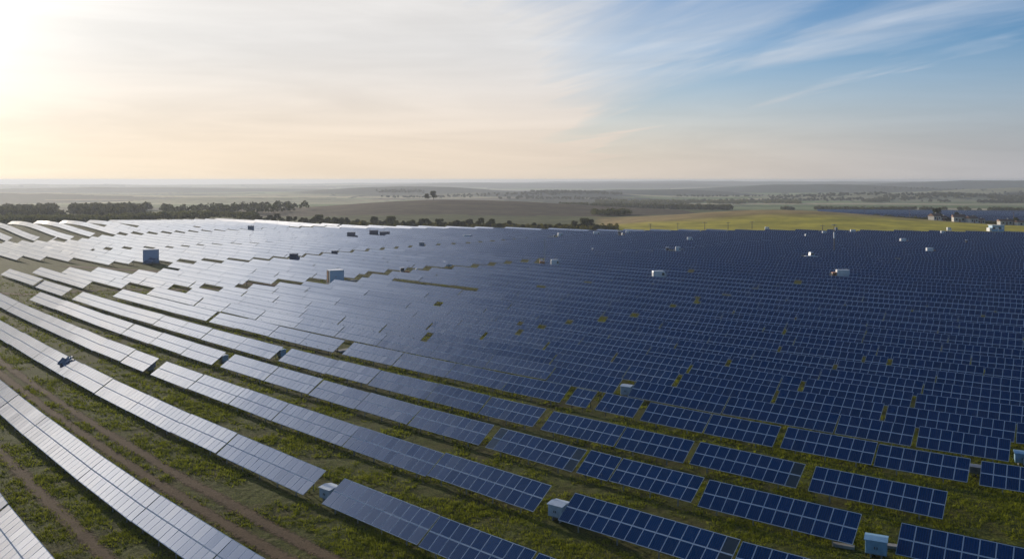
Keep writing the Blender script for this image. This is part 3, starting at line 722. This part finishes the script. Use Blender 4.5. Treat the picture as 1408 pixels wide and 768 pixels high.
def crane(t):
    MB().box((0, 0, .55), (2.2, 3.6, .7)).build('undercarriage', GREYP, t, .05)
    MB().box((-.2, -.6, 1.5), (2.0, 2.2, 1.2)).build('engine_housing', ORANGE, t, .08)
    MB().box((-.5, .9, 1.7), (1.1, 1.0, 1.5)).build('cab', WHITE, t, .06); MB().box((-.5, 1.41, 1.9), (.9, .02, .8)).build('window', GLASSD, t)
    m_ = MB()
    for a in (-.22, .22):
        for b_ in (-.22, .22): m_.tube((.9+a, 1.2+b_, .5), (.9+a*.6, 1.2+b_*.6, 7.6), .05, n=5)
    for k in range(9): z = 1+k*.75; m_.tube((.68, .98, z), (1.12, .98, z+.7), .03, n=4); m_.tube((1.12, 1.42, z), (.68, 1.42, z+.7), .03, n=4)
    m_.build('mast', M_ALU, t)
    for s_ in (-1, 1): MB().prism([(-1.9, .25), (-1.6, 0), (1.6, 0), (1.9, .25), (1.7, .7), (-1.7, .7)], s_*1.25-.22, s_*1.25+.22).build('crawler_track', RUBBER, t)
    return [], 0
WPX = {907: 20, 1155: 23, 1115: 18, 612: 17, 645: 14, 555: 11, 573: 15, 746: 11, 764: 13, 815: 10, 919: 9, 933: 5, 762: 7, 771: 8, 821: 10, 856: 7, 853: 9, 864: 5,
       1108: 9, 1134: 4, 1174: 7, 1243: 11, 1297: 6, 1305: 5, 1330: 6, 949: 8, 1280: 12, 180: 9, 1055: 4}
BLD = dict(van=van, pickup=pickup, truck=truck, tractor=tractor, crane=crane)
for kind, px, py, deg, sc, label, cat, hw in OBJ:
    X, Y = G(px, py, KG if hw == 0 else KT); t = empty(dict(van='van', pickup='pickup_truck', truck='box_truck', tractor='tractor', crane='drill_rig')[kind], (X, Y, hz(X, Y)), R(deg-90 if kind != 'crane' else 0), label, cat)
    wh, wy = BLD[kind](t)
    for yy_, r_ in wh:
        for s_ in (-1, 1): wheel(t, s_*wy, yy_, r_)
    pm = F/Y; wpx = WPX[px]; ln = dict(van=4.9, pickup=5.2, truck=6.6, tractor=2.9, crane=3.2)[kind]; ht = dict(van=2.1, pickup=1.85, truck=3.2, tractor=2.8, crane=7.6)[kind]
    s_ = max(.5, wpx/(ln*pm)); t.scale = (s_, s_, max(s_, (3.0 if hw else 2.1)/ht)); 
    if kind == 'crane': t.scale = (s_, s_, max(s_, 1.25))

# two big transformer containers
def container(px, py, W, D, H, deg, label, blue):
    X, Y = G(px, py); t = empty('shipping_container', (X, Y, hz(X, Y)), R(deg), label, 'container')
    m, g, o = material('container_paint')
    tcn = g.n('ShaderNodeTexCoord').outputs['Object']; n = g.noise(tcn, .9, 6, .7); n_2 = g.noise(tcn, 3.0, 5, .7)
    bcol = g.mix(g.ramp(n_2, .3, .7), tuple(x*.85 for x in blue), blue)
    rust = g.mix(g.ramp(n, .60, .68), bcol, (.25, .10, .05))
    p = g.n('ShaderNodeBsdfPrincipled', {'Base Color': rust, 'Roughness': .55}); g.t.links.new(p.outputs[0], o.inputs[0])
    MB().box((0, 0, H/2+.3), (W-.2, D-.2, H-.1)).build('body', m, t)
    mb = MB(); n_ = int(W/.42)
    for i in range(n_): mb.box((-W/2+.3+(W-.6)*(i+.5)/n_, -D/2+.11, H/2+.3), ((W-.6)/n_*.5, .07, H-.5)); mb.box((-W/2+.3+(W-.6)*(i+.5)/n_, D/2-.11, H/2+.3), ((W-.6)/n_*.5, .07, H-.5))
    mb.build('corrugated_wall', m, t)
    rf = MB().box((0, 0, H+.31), (W+.05, D+.05, .12)).build('roof', WHITE, t)
    for sx_ in (-1, 1):
        for sy_ in (-1, 1): MB().box((sx_*(W/2-.06), sy_*(D/2-.06), H/2+.3), (.16, .16, H)).build('corner_post', m, t)
    dd = MB()
    for s_ in (-1, 1):
        do = MB().box((-W/2+.06, s_*D*.23, H/2+.3), (.06, D*.42, H*.86)).build('door', CONC if s_ < 0 else ORANGE, t)
        MB().tube((-W/2+.01, s_*D*.12, .6), (-W/2+.01, s_*D*.12, H), .03).build('handle', GREYP, do)
    MB().box((0, 0, .12), (W+.3, D+.3, .34)).build('plinth', CONC, t)
container(207.5, 362, 5.0, 3.2, 4.5, 24, 'tall blue container with a rusty door end in the left aisle', (.48, .55, .68))
container(461, 391, 3.9, 3.2, 3.7, 28, 'white and blue container with rusty door in the middle left aisle', (.62, .72, .80))

# rubble, slab and pallets
def rubble(px, py, wd, label, col=CONC):
    X, Y = G(px, py); mb = MB(); rr = random.Random(int(px))
    for i in range(26):
        r_ = rr.uniform(.2, .6); mb.box((rr.gauss(0, wd/3), rr.gauss(0, .8), r_*.4), (r_*1.6, r_, r_), rot=Euler((rr.random(), rr.random(), rr.random()*6)).to_matrix())
    o_ = mb.build('rubble_pile', col); o_.location = (X, Y, hz(X, Y)); tag(o_, label, 'rubble')
rubble(394, 352.5, 5, 'brown rubble heap left of the blue cabin in the aisle', ROOFR)
rubble(477, 388, 3.5, 'grey rubble pile just right of the white and blue container')
def slab(px, py, w_, d_, deg, label, cat='slab', h_=.25, mat=CONC):
    X, Y = G(px, py); o_ = MB().box((0, 0, h_/2), (w_, d_, h_)).build('concrete_slab', mat, None, .03); o_.location = (X, Y, hz(X, Y)); o_.rotation_euler.z = R(deg); tag(o_, label, cat)
slab(497, 386, 6.5, 1.2, -8, 'long grey concrete slab beside the rubble, upper one')
slab(491, 390.5, 7, .9, -8, 'long grey concrete slab beside the rubble, lower one')
slab(475, 482, 1.3, 3.2, -44, 'pale concrete slab filling a gap between two tables left of centre')
slab(1160, 752, 1.6, .5, -25, 'small broken concrete kerb left of the blue inverter box', 'kerb')
slab(1222, 752, 1.8, .6, -20, 'small broken concrete kerb right of the blue inverter box', 'kerb')

# mast, poles
def mast(px, py, ptop, label):
    X, Y = G(px, py, KT); H = (CAMZ-(ptop-YH)*Y/F)-hz(X, Y)
    t = empty('mast', (X, Y, hz(X, Y)), 0, label, 'mast')
    MB().tube((0, 0, -.3), (0, 0, H), .22, .12, 8).build('pole', WOODP, t)
    MB().box((0, 0, H-.3), (1.8, .25, .2)).build('crossarm', M_ALU, t); MB().box((.8, 0, H-1.8), (.9, .6, 1.1)).build('floodlight', GREYP, t, .05)
    MB().box((0, 0, H-4.2), (.45, .45, 2.4)).build('sensor_case', WHITE, t, .04)
mast(1147, 343, 308, 'tall thin mast with crossarm rising out of the far right blue panels')
def pole(px, Y, ptop, pbase, label, lat=False):
    X = (px-CX)/F*Y; z0 = hz(X, Y); H = CAMZ-(ptop-YH)*Y/F-z0
    t = empty('power_pole', (X, Y, z0), 0, label, 'power pole', 'power poles near the yellow hill')
    MB().tube((0, 0, -.3), (0, 0, H), .2 if not lat else .35, .12, 7).build('pole', WOODP, t)
    MB().box((0, 0, H-.5), (2.4, .16, .16)).build('crossarm', WOODP, t)
    for i in (-1, 0, 1): MB().tube((i*1.05, 0, H-.42), (i*1.05, 0, H-.1), .07, n=6).build('insulator', PALE, t)
for i, (px, pt) in enumerate([(894, 305), (932, 304), (969, 303), (1001, 303), (1034, 302)]):
    pole(px, 480, pt+2, 316, ['leftmost wooden pole of the row at the foot of the yellow hill', 'second wooden pole from the left at the yellow hill foot', 'third wooden pole from the left at the yellow hill foot', 'fourth wooden pole from the left at the yellow hill foot', 'rightmost wooden pole of the row at the yellow hill foot'][i])
pole(1131, 470, 309, 317, 'short wooden pole left of the mast at the far panel edge')
pole(1189, 655, 282, 298, 'wooden pole on the yellow hill crest, left of the second solar field')
pole(1251, 620, 284, 302, 'wooden pole on the hill shoulder in front of the second solar field')
pole(1394, 560, 291, 314, 'tall grey pole at the right edge before the second solar field', True)

# houses by the hedge on the right
def house(px, Y, W, D, H, deg, label, roofh=1.8, wall=WALLC, roof=ROOFR):
    X = (px-CX)/F*Y; t = empty('house', (X, Y, hz(X, Y)), R(deg), label, 'house')
    MB().box((0, 0, H/2-.2), (W, D, H+.4)).build('wall', wall, t)
    rf = MB().prism([(-D/2-.4, H+.003), (D/2+.4, H+.003), (0, H+roofh)], -W/2-.4, W/2+.4).build('roof', roof, t)
    MB().box((W*.25, .6, H+roofh-.1), (.6, .6, 1.2)).build('chimney', wall, rf)
    for k in range(2): MB().box(((k-.5)*W*.55, -D/2-.02, H*.55), (1.1, .04, 1.1)).build('window', GLASSD, t)
    MB().box((0, -D/2-.02, 1.0), (1.0, .05, 2.0)).build('door', ROOFR, t)
house(1285, 575, 6, 5, 2.8, 20, 'pale small house, leftmost in the hedge before the second solar field')
house(1296, 590, 4, 4, 2.4, 0, 'tiny pale shed right of the leftmost small house', 1.2)
house(1318, 570, 7, 5, 3.2, -10, 'brown roofed house with white front at the middle of the hedge')
house(1336, 565, 6, 5, 2.8, 15, 'pale house right of the brown roofed one by the hedge')
house(1347, 572, 5, 4, 2.2, 0, 'low pale shed behind the right part of the hedge', 1.1)
house(1382, 545, 8, 4, 2.4, 0, 'long low white shed near the right edge pole', 1.2)
house(1408, 540, 10, 4, 2.2, 0, 'long low pale shed at the right picture edge', 1.1)
# blue control building
X, Y = G(1370, 320.5); t = empty('control_building', (X, Y, hz(X, Y)), R(0), 'blue and white flat-roofed control building on the grass at the right', 'building')
MB().box((0, 0, 2.0), (8.2, 5, 4.2)).build('wall', BLUEP, t); MB().box((0, 0, 4.2), (9.0, 5.8, .3)).build('roof', WHITE, t)
MB().box((-4.9, 0, 1.2), (1.6, 4, 2.6)).build('annex', WHITE, t)
for k in range(4): MB().box((-3.0+2*k, -2.52, 2.3), (1.3, .06, 1.3)).build('window', WHITE if k % 2 else GLASSD, t)
MB().box((0, -2.53, 1.1), (1.0, .06, 2.1)).build('door', WHITE, t); t.scale = (.78, .78, .78)
# small broken thing lying on the panel of the front long row, left
r0 = [r for r in recs if r['ri'] == 2 and r['x0'] <= 100 <= r['x1']][0]
loc, pitch, rz = frame_of(r0); t = empty('twisted_panel', loc, rz, 'crumpled grey panel lying across the long left row', 'broken panel')
lx = ((100-r0['x0'])/(r0['x1']-r0['x0'])-.5)*r0['L']
mb = MB()
for i, (dx, s_, a) in enumerate([(0, .65, .4), (-.45, .25, -.5), (.3, .95, .2), (-.9, .2, .9)]):
    p_ = rxm @ Vector((lx+dx, s_, .22)); mb.box((p_.x, p_.y, p_.z+zmid), (.7, 1.3, .12), rot=Euler((TILT+.15, a*.5, a)).to_matrix())
mb.build('crumpled_sheet', DARKB, t, .02)
MB().tube((lx-.8, -.1, zmid+.25), (lx+.7, 1.1, zmid+1.15), .06).build('bent_rail', PALE, t)

# ------------------------------------------------------------------ trees
BARK = simple('bark', (.07, .05, .035), .9, 0, .3, 5)
def leaf_mat(name, c0, c1, tr=.35):
    m, g, o = material(name)
    rnd = g.n('ShaderNodeObjectInfo').outputs['Random']; pos = g.n('ShaderNodeNewGeometry').outputs['Position']
    f = g.m('ADD', g.m('MULTIPLY', g.noise(pos, .8, 4, .6), .9), g.m('MULTIPLY', g.m('SUBTRACT', rnd, .5), .5))
    c = g.mix(g.ramp(f, .3, .7), c0, c1)
    di = g.n('ShaderNodeBsdfDiffuse', {'Color': c}); tl = g.n('ShaderNodeBsdfTranslucent', {'Color': c})
    mx = g.n('ShaderNodeMixShader', {0: tr, 1: di.outputs[0], 2: tl.outputs[0]}); g.t.links.new(mx.outputs[0], o.inputs[0]); return m
LEAF = leaf_mat('dark_foliage', (.050, .058, .020), (.140, .140, .045)); LEAFY = leaf_mat('yellowing_foliage', (.10, .10, .02), (.22, .19, .045))
GRASSM = leaf_mat('grass_blades', (.070, .095, .006), (.27, .29, .022), .45)
def crown_arrays(rnd, H, W, n, leaf, base=.15):
    """leaf quads gathered in clumps: returns vertices and quads"""
    nc = 13; t = rnd.random(nc)*2*np.pi; rr = np.sqrt(rnd.random(nc))*W*.36; zz_ = H*(base+(1-base)*(.22+.68*rnd.random(nc)))
    shrink = 1-.55*((zz_/H-base)/(1-base))**2; C = np.stack([np.cos(t)*rr*shrink, np.sin(t)*rr*shrink, zz_], -1); cr = W*(.15+.13*rnd.random(nc))
    k = rnd.integers(0, nc, n); d_ = rnd.normal(size=(n, 3)); d_ /= np.linalg.norm(d_, axis=1)[:, None]
    P = C[k]+d_*(cr[k]*(.55+.5*rnd.random(n)))[:, None]*np.array([1, 1, .85]); P[:, 2] = np.maximum(P[:, 2], H*base*.5)
    a = rnd.normal(size=(n, 3)); a /= np.linalg.norm(a, axis=1)[:, None]; b = np.cross(a, rnd.normal(size=(n, 3))); b /= np.linalg.norm(b, axis=1)[:, None]
    s = leaf*(.6+.8*rnd.random(n))[:, None]
    V = np.stack([P-a*s-b*s*.6, P+a*s-b*s*.6, P+a*s+b*s*.6, P-a*s+b*s*.6], 1).reshape(-1, 3)
    return V, np.arange(n*4).reshape(n, 4)
def tree_proto(seed, H, W, mat, n=1100, base=.15):
    rnd = np.random.default_rng(seed); V, Qd = crown_arrays(rnd, H, W, n, .34, base)
    cm = npmesh('crown', V, Qd, mat)
    mb = MB(); mb.tube((0, 0, -.4), (.1, 0, H*.35), .28, .2); mb.tube((.1, 0, H*.35), (0, .1, H*.8), .2, .06)
    for i in range(6):
        a = rnd.random()*6.28; z = H*(.25+.4*rnd.random()); mb.tube((.05, 0, z), (math.cos(a)*W*.32, math.sin(a)*W*.32, z+H*.22), .10, .03, 5)
    return cm, mb.mesh('trunk', BARK)
PROT = [tree_proto(1, 7.5, 7, LEAF), tree_proto(2, 9, 8, LEAF), tree_proto(3, 6, 7.5, LEAF, base=.05), tree_proto(4, 8, 6, LEAF), tree_proto(5, 5, 7.5, LEAFY, base=.02), tree_proto(6, 6.5, 6, LEAFY, base=.08)]
tx = []
rr = random.Random(4)
px = 352.0
while px < 835: tx.append(px); px += rr.uniform(5, 9.5)
special = {384: 1, 438: 1, 512: 1, 537: 1, 578: 2, 605: 1, 630: 0, 660: 3, 790: 5, 808: 1}
lab_g = 'trees and bushes lining the far edge of the panels'
for i, px in enumerate(tx):
    near = [k for k in special if abs(k-px) < 4]
    kk = special[near[0]] if near else rr.choice([0, 2, 2, 3, 4, 4, 5])
    if px < 470 and kk in (4, 5): kk = rr.choice([0, 2, 3])
    s = rr.uniform(.85, 1.05) if near else rr.uniform(.55, .95)
    if px > 690 and not near: s *= .8
    d_ = float(np.interp(px, FX, FY))+rr.uniform(14, 40); X = (px-CX)/F*d_
    t = empty('bush' if kk in (4, 5) else 'broadleaf_tree', (X, d_, hz(X, d_)), rr.uniform(0, 6.28),
              None, 'bush' if kk in (4, 5) else 'tree', lab_g+(' (yellowing)' if 0 else ''))
    tn = 'yellow-green bushy shrub' if kk in (4, 5) else ('tall dark round-crowned tree' if near else 'low dark leafy tree')
    t['label'] = f"{tn}, {ordn(i+1) if i < 49 else 'far right'} from left in the tree line behind the panels" if i < 49 else f"{tn}, {ordn(len(tx)-i)} from right in the tree line behind the panels"
    t.scale = (s*rr.uniform(.85, 1.2), s*rr.uniform(.8, 1.1), s*.72)
    link('crown', PROT[kk][0], t); link('trunk', PROT[kk][1], t)
for i, (px, Yd, s) in enumerate([(587, 905, .75), (596, 900, 1.05)]):
    X = (px-CX)/F*Yd; t = empty('broadleaf_tree', (X, Yd, hz(X, Yd)), i, ['smaller of two trees alone on the ploughed hill crest', 'larger of two trees alone on the ploughed hill crest'][i], 'tree'); t.scale = (s,)*3
    link('crown', PROT[1][0], t); link('trunk', PROT[1][1], t)
for i, (px, Yd, s, kk) in enumerate([(1289, 585, .95, 1), (1315, 585, .8, 3), (1340, 580, .65, 0), (1396, 555, .75, 2), (1324, 590, .6, 2), (1303, 588, .45, 2)]):
    X = (px-CX)/F*Yd; t = empty('broadleaf_tree', (X, Yd, hz(X, Yd)), i, ['bare brown tree behind the leftmost small house', 'dark tree behind the brown roofed house', 'dark tree behind the pale house right of it', 'low dark tree at the foot of the tall right edge pole', 'small bush right of the brown roofed house', 'small bush between the first two houses'][i], 'tree'); t.scale = (s,)*3
    link('crown', PROT[kk][0], t); link('trunk', PROT[kk][1], t)

def woodland(name, pts, H, label, leafn, leaf, mat=LEAF, seed=0):
    rnd = np.random.default_rng(seed); pts = np.array(pts); n = len(pts); hh_ = H*(.65+.6*rnd.random(n)); z = height(pts[:, 0], pts[:, 1])
    per = leafn; d_ = rnd.normal(size=(n, per, 3)); d_ /= np.linalg.norm(d_, axis=2)[..., None]; d_[..., 2] = np.abs(d_[..., 2])*1.0-.15
    P = d_*np.stack([hh_*.5, hh_*.5, hh_*.62], -1)[:, None, :]*(.8+.25*rnd.random((n, per, 1))); P[..., 2] += (hh_*.33)[:, None]
    P += np.concatenate([pts, z[:, None]], 1)[:, None, :]; P = P.reshape(-1, 3); m_ = len(P)
    a = rnd.normal(size=(m_, 3)); a /= np.linalg.norm(a, axis=1)[:, None]; b = np.cross(a, rnd.normal(size=(m_, 3))); b /= np.linalg.norm(b, axis=1)[:, None]; s = leaf*(.6+.8*rnd.random(m_))[:, None]
    V = np.stack([P-a*s-b*s*.7, P+a*s-b*s*.7, P+a*s+b*s*.7, P-a*s+b*s*.7], 1).reshape(-1, 3)
    return tag(link(name, npmesh(name, V, np.arange(m_*4).reshape(-1, 4), mat)), label, 'wood', kind='stuff')
def scatter(pxa, pxb, Ya, Yb, n, seed, cond=None):
    rnd = np.random.default_rng(seed); o_ = []
    while len(o_) < n:
        px = rnd.uniform(pxa, pxb); Yd = 1/rnd.uniform(1/Yb, 1/Ya)
        if cond is None or cond(px, Yd): o_.append(((px-CX)/F*Yd, Yd))
    return o_
woodland('woodland', scatter(-160, 352, 560, 680, 620, 1, lambda px, Y: Y > np.interp(px, FX, FY)+35), 6.2, 'dark near wood along the far left edge of the panels', 85, .55, seed=2)
WLEAF = leaf_mat('hazed_brown_foliage', (.07, .07, .03), (.16, .145, .06))  # lighter brown copy of the foliage, with haze put into its colour
woodland('woodland', scatter(-160, 250, 700, 1000, 900, 3, lambda px, Y: fbm(np.array([px/45.]), np.array([Y/150.]), 3, 9)[0] > .36+max(0, px-120)*.0012), 8.6, 'hazy wood rising behind the left edge of the panels', 40, 1.1, WLEAF, seed=4)
woodland('woodland', scatter(225, 420, 760, 1000, 90, 5), 8, 'thin scattered hazy trees beyond the left tree line', 40, .9, seed=6)
woodland('woodland', scatter(770, 1005, 1150, 1320, 620, 7, lambda px, Y: abs(Y-(1300-(px-770)*.55)) < 28), 7, 'long dark tree belt in the plain behind the ploughed hill', 22, 1.1, seed=8)
woodland('woodland', scatter(815, 870, 720, 760, 60, 17), 5, 'short dark hedge at the right foot of the ploughed hill', 40, .6, seed=18)
woodland('woodland', scatter(820, 1100, 1700, 1900, 500, 9, lambda px, Y: fbm(np.array([px/40.]), np.array([Y/90.]), 3, 19)[0] > .5), 7, 'broken tree belt in the middle distance of the plain', 16, 1.4, seed=10)
woodland('woodland', scatter(1075, 1460, 1180, 1260, 420, 11, lambda px, Y: fbm(np.array([px/30.]), np.array([Y/60.]), 3, 29)[0] > .5), 4, 'broken hedge behind the second solar field', 20, 1.2, seed=12)
woodland('woodland', scatter(1185, 1460, 1900, 2200, 420, 13, lambda px, Y: fbm(np.array([px/50.]), np.array([Y/90.]), 3, 39)[0] > .48), 7, 'far tree belt on the right under the pale fields', 16, 1.5, seed=14)
woodland('woodland', scatter(1195, 1440, 585, 655, 300, 15, lambda px, Y: abs(Y-(660-(px-1195)*.33)) < 9), 2.6, 'low dark hedge along the hill shoulder before the second solar field', 40, .35, seed=16)
woodland('scrub', scatter(445, 850, 480, 590, 420, 31, lambda px, Y: 10 < Y-np.interp(px, FX, FY) < 50), 2.4, 'yellow-green scrub filling the gaps of the tree line', 60, .3, mat=LEAFY, seed=32)
def fwood(seed):
    rnd = np.random.default_rng(seed); pts = []
    for k in range(24):
        px0 = rnd.uniform(480, 1500); Y0 = 1/rnd.uniform(1/6500, 1/1900); ln = rnd.uniform(60, 260); m_ = int(rnd.uniform(70, 170))
        for i in range(m_): px = px0+rnd.uniform(-ln, ln)*.5; Yd = Y0*(1+rnd.normal()*.012); pts.append(((px-CX)/F*Yd, Yd))
    return pts
woodland('woodland', fwood(21), 4.5, 'scattered far woods and hedges across the rolling hills', 12, 1.9, seed=22)

# ------------------------------------------------------------------ grass tufts near the camera
rnd = np.random.default_rng(5); n0 = 290000
pxs = rnd.uniform(-120, 1660, n0); pys = rnd.uniform(380, 900, n0); dd_ = KG/(pys-YH); X = (pxs-CX)/F*dd_
q_ = (pys-YH)/S(pxs)
keep = fbm(X/2.6, dd_/2.6, 3, 88)*.6+fbm(X/10, dd_/10, 2, 89)*.4 > .50+.22*(rnd.random(n0)-.5)
for qc, hw in ((690, 11), (645, 10), (965, 15)): keep &= ~(np.abs(q_-qc) < hw*(pxs < 1100))
X, Y = X[keep], dd_[keep]; n = len(X)
hgt = .10+.20*rnd.random(n)**1.5; sc_ = np.clip(Y/75, .8, 2.2)
bl = 5; a = rnd.random((n, bl))*6.283; rad = rnd.random((n, bl))*.20*sc_[:, None]
bx = X[:, None]+np.cos(a)*rad; by = Y[:, None]+np.sin(a)*rad; bz = (height(X, Y)-.05)[:, None]+0*bx
hh_ = (hgt*np.minimum(sc_, 1.3))[:, None]*(.6+.7*rnd.random((n, bl))); wd = (.045*sc_)[:, None]*(.6+.8*rnd.random((n, bl))); b2 = rnd.random((n, bl))*6.283
lean = .55*hh_
P0 = np.stack([bx-np.cos(b2)*wd, by-np.sin(b2)*wd, bz], -1); P1 = np.stack([bx+np.cos(b2)*wd, by+np.sin(b2)*wd, bz], -1)
P2 = np.stack([bx+np.cos(a)*lean, by+np.sin(a)*lean, bz+hh_], -1)
V = np.stack([P0, P1, P2], 2).reshape(-1, 3)
tag(link('grass', npmesh('grass', V, np.arange(len(V)).reshape(-1, 3), GRASSM)), 'clumps of yellow-green grass growing between the panel rows', 'grass', kind='stuff')

# ------------------------------------------------------------------ haze
hm, g, o = material('haze_air')
pv = g.n('ShaderNodeVolumePrincipled', {'Color': (.62, .66, .73, 1), 'Density': 1.6e-4, 'Anisotropy': .32})
g.t.links.new(pv.outputs[0], o.inputs['Volume'])
hb = MB().box((0, 0, -39), (31000, 31000, 142)).build('haze', hm); tag(hb, 'thin blue haze lying over the land towards the horizon', 'haze', kind='stuff')
bpy.context.view_layer.update()
print('tables', len(recs), 'visible', len(vis), 'objects', len(bpy.data.objects))
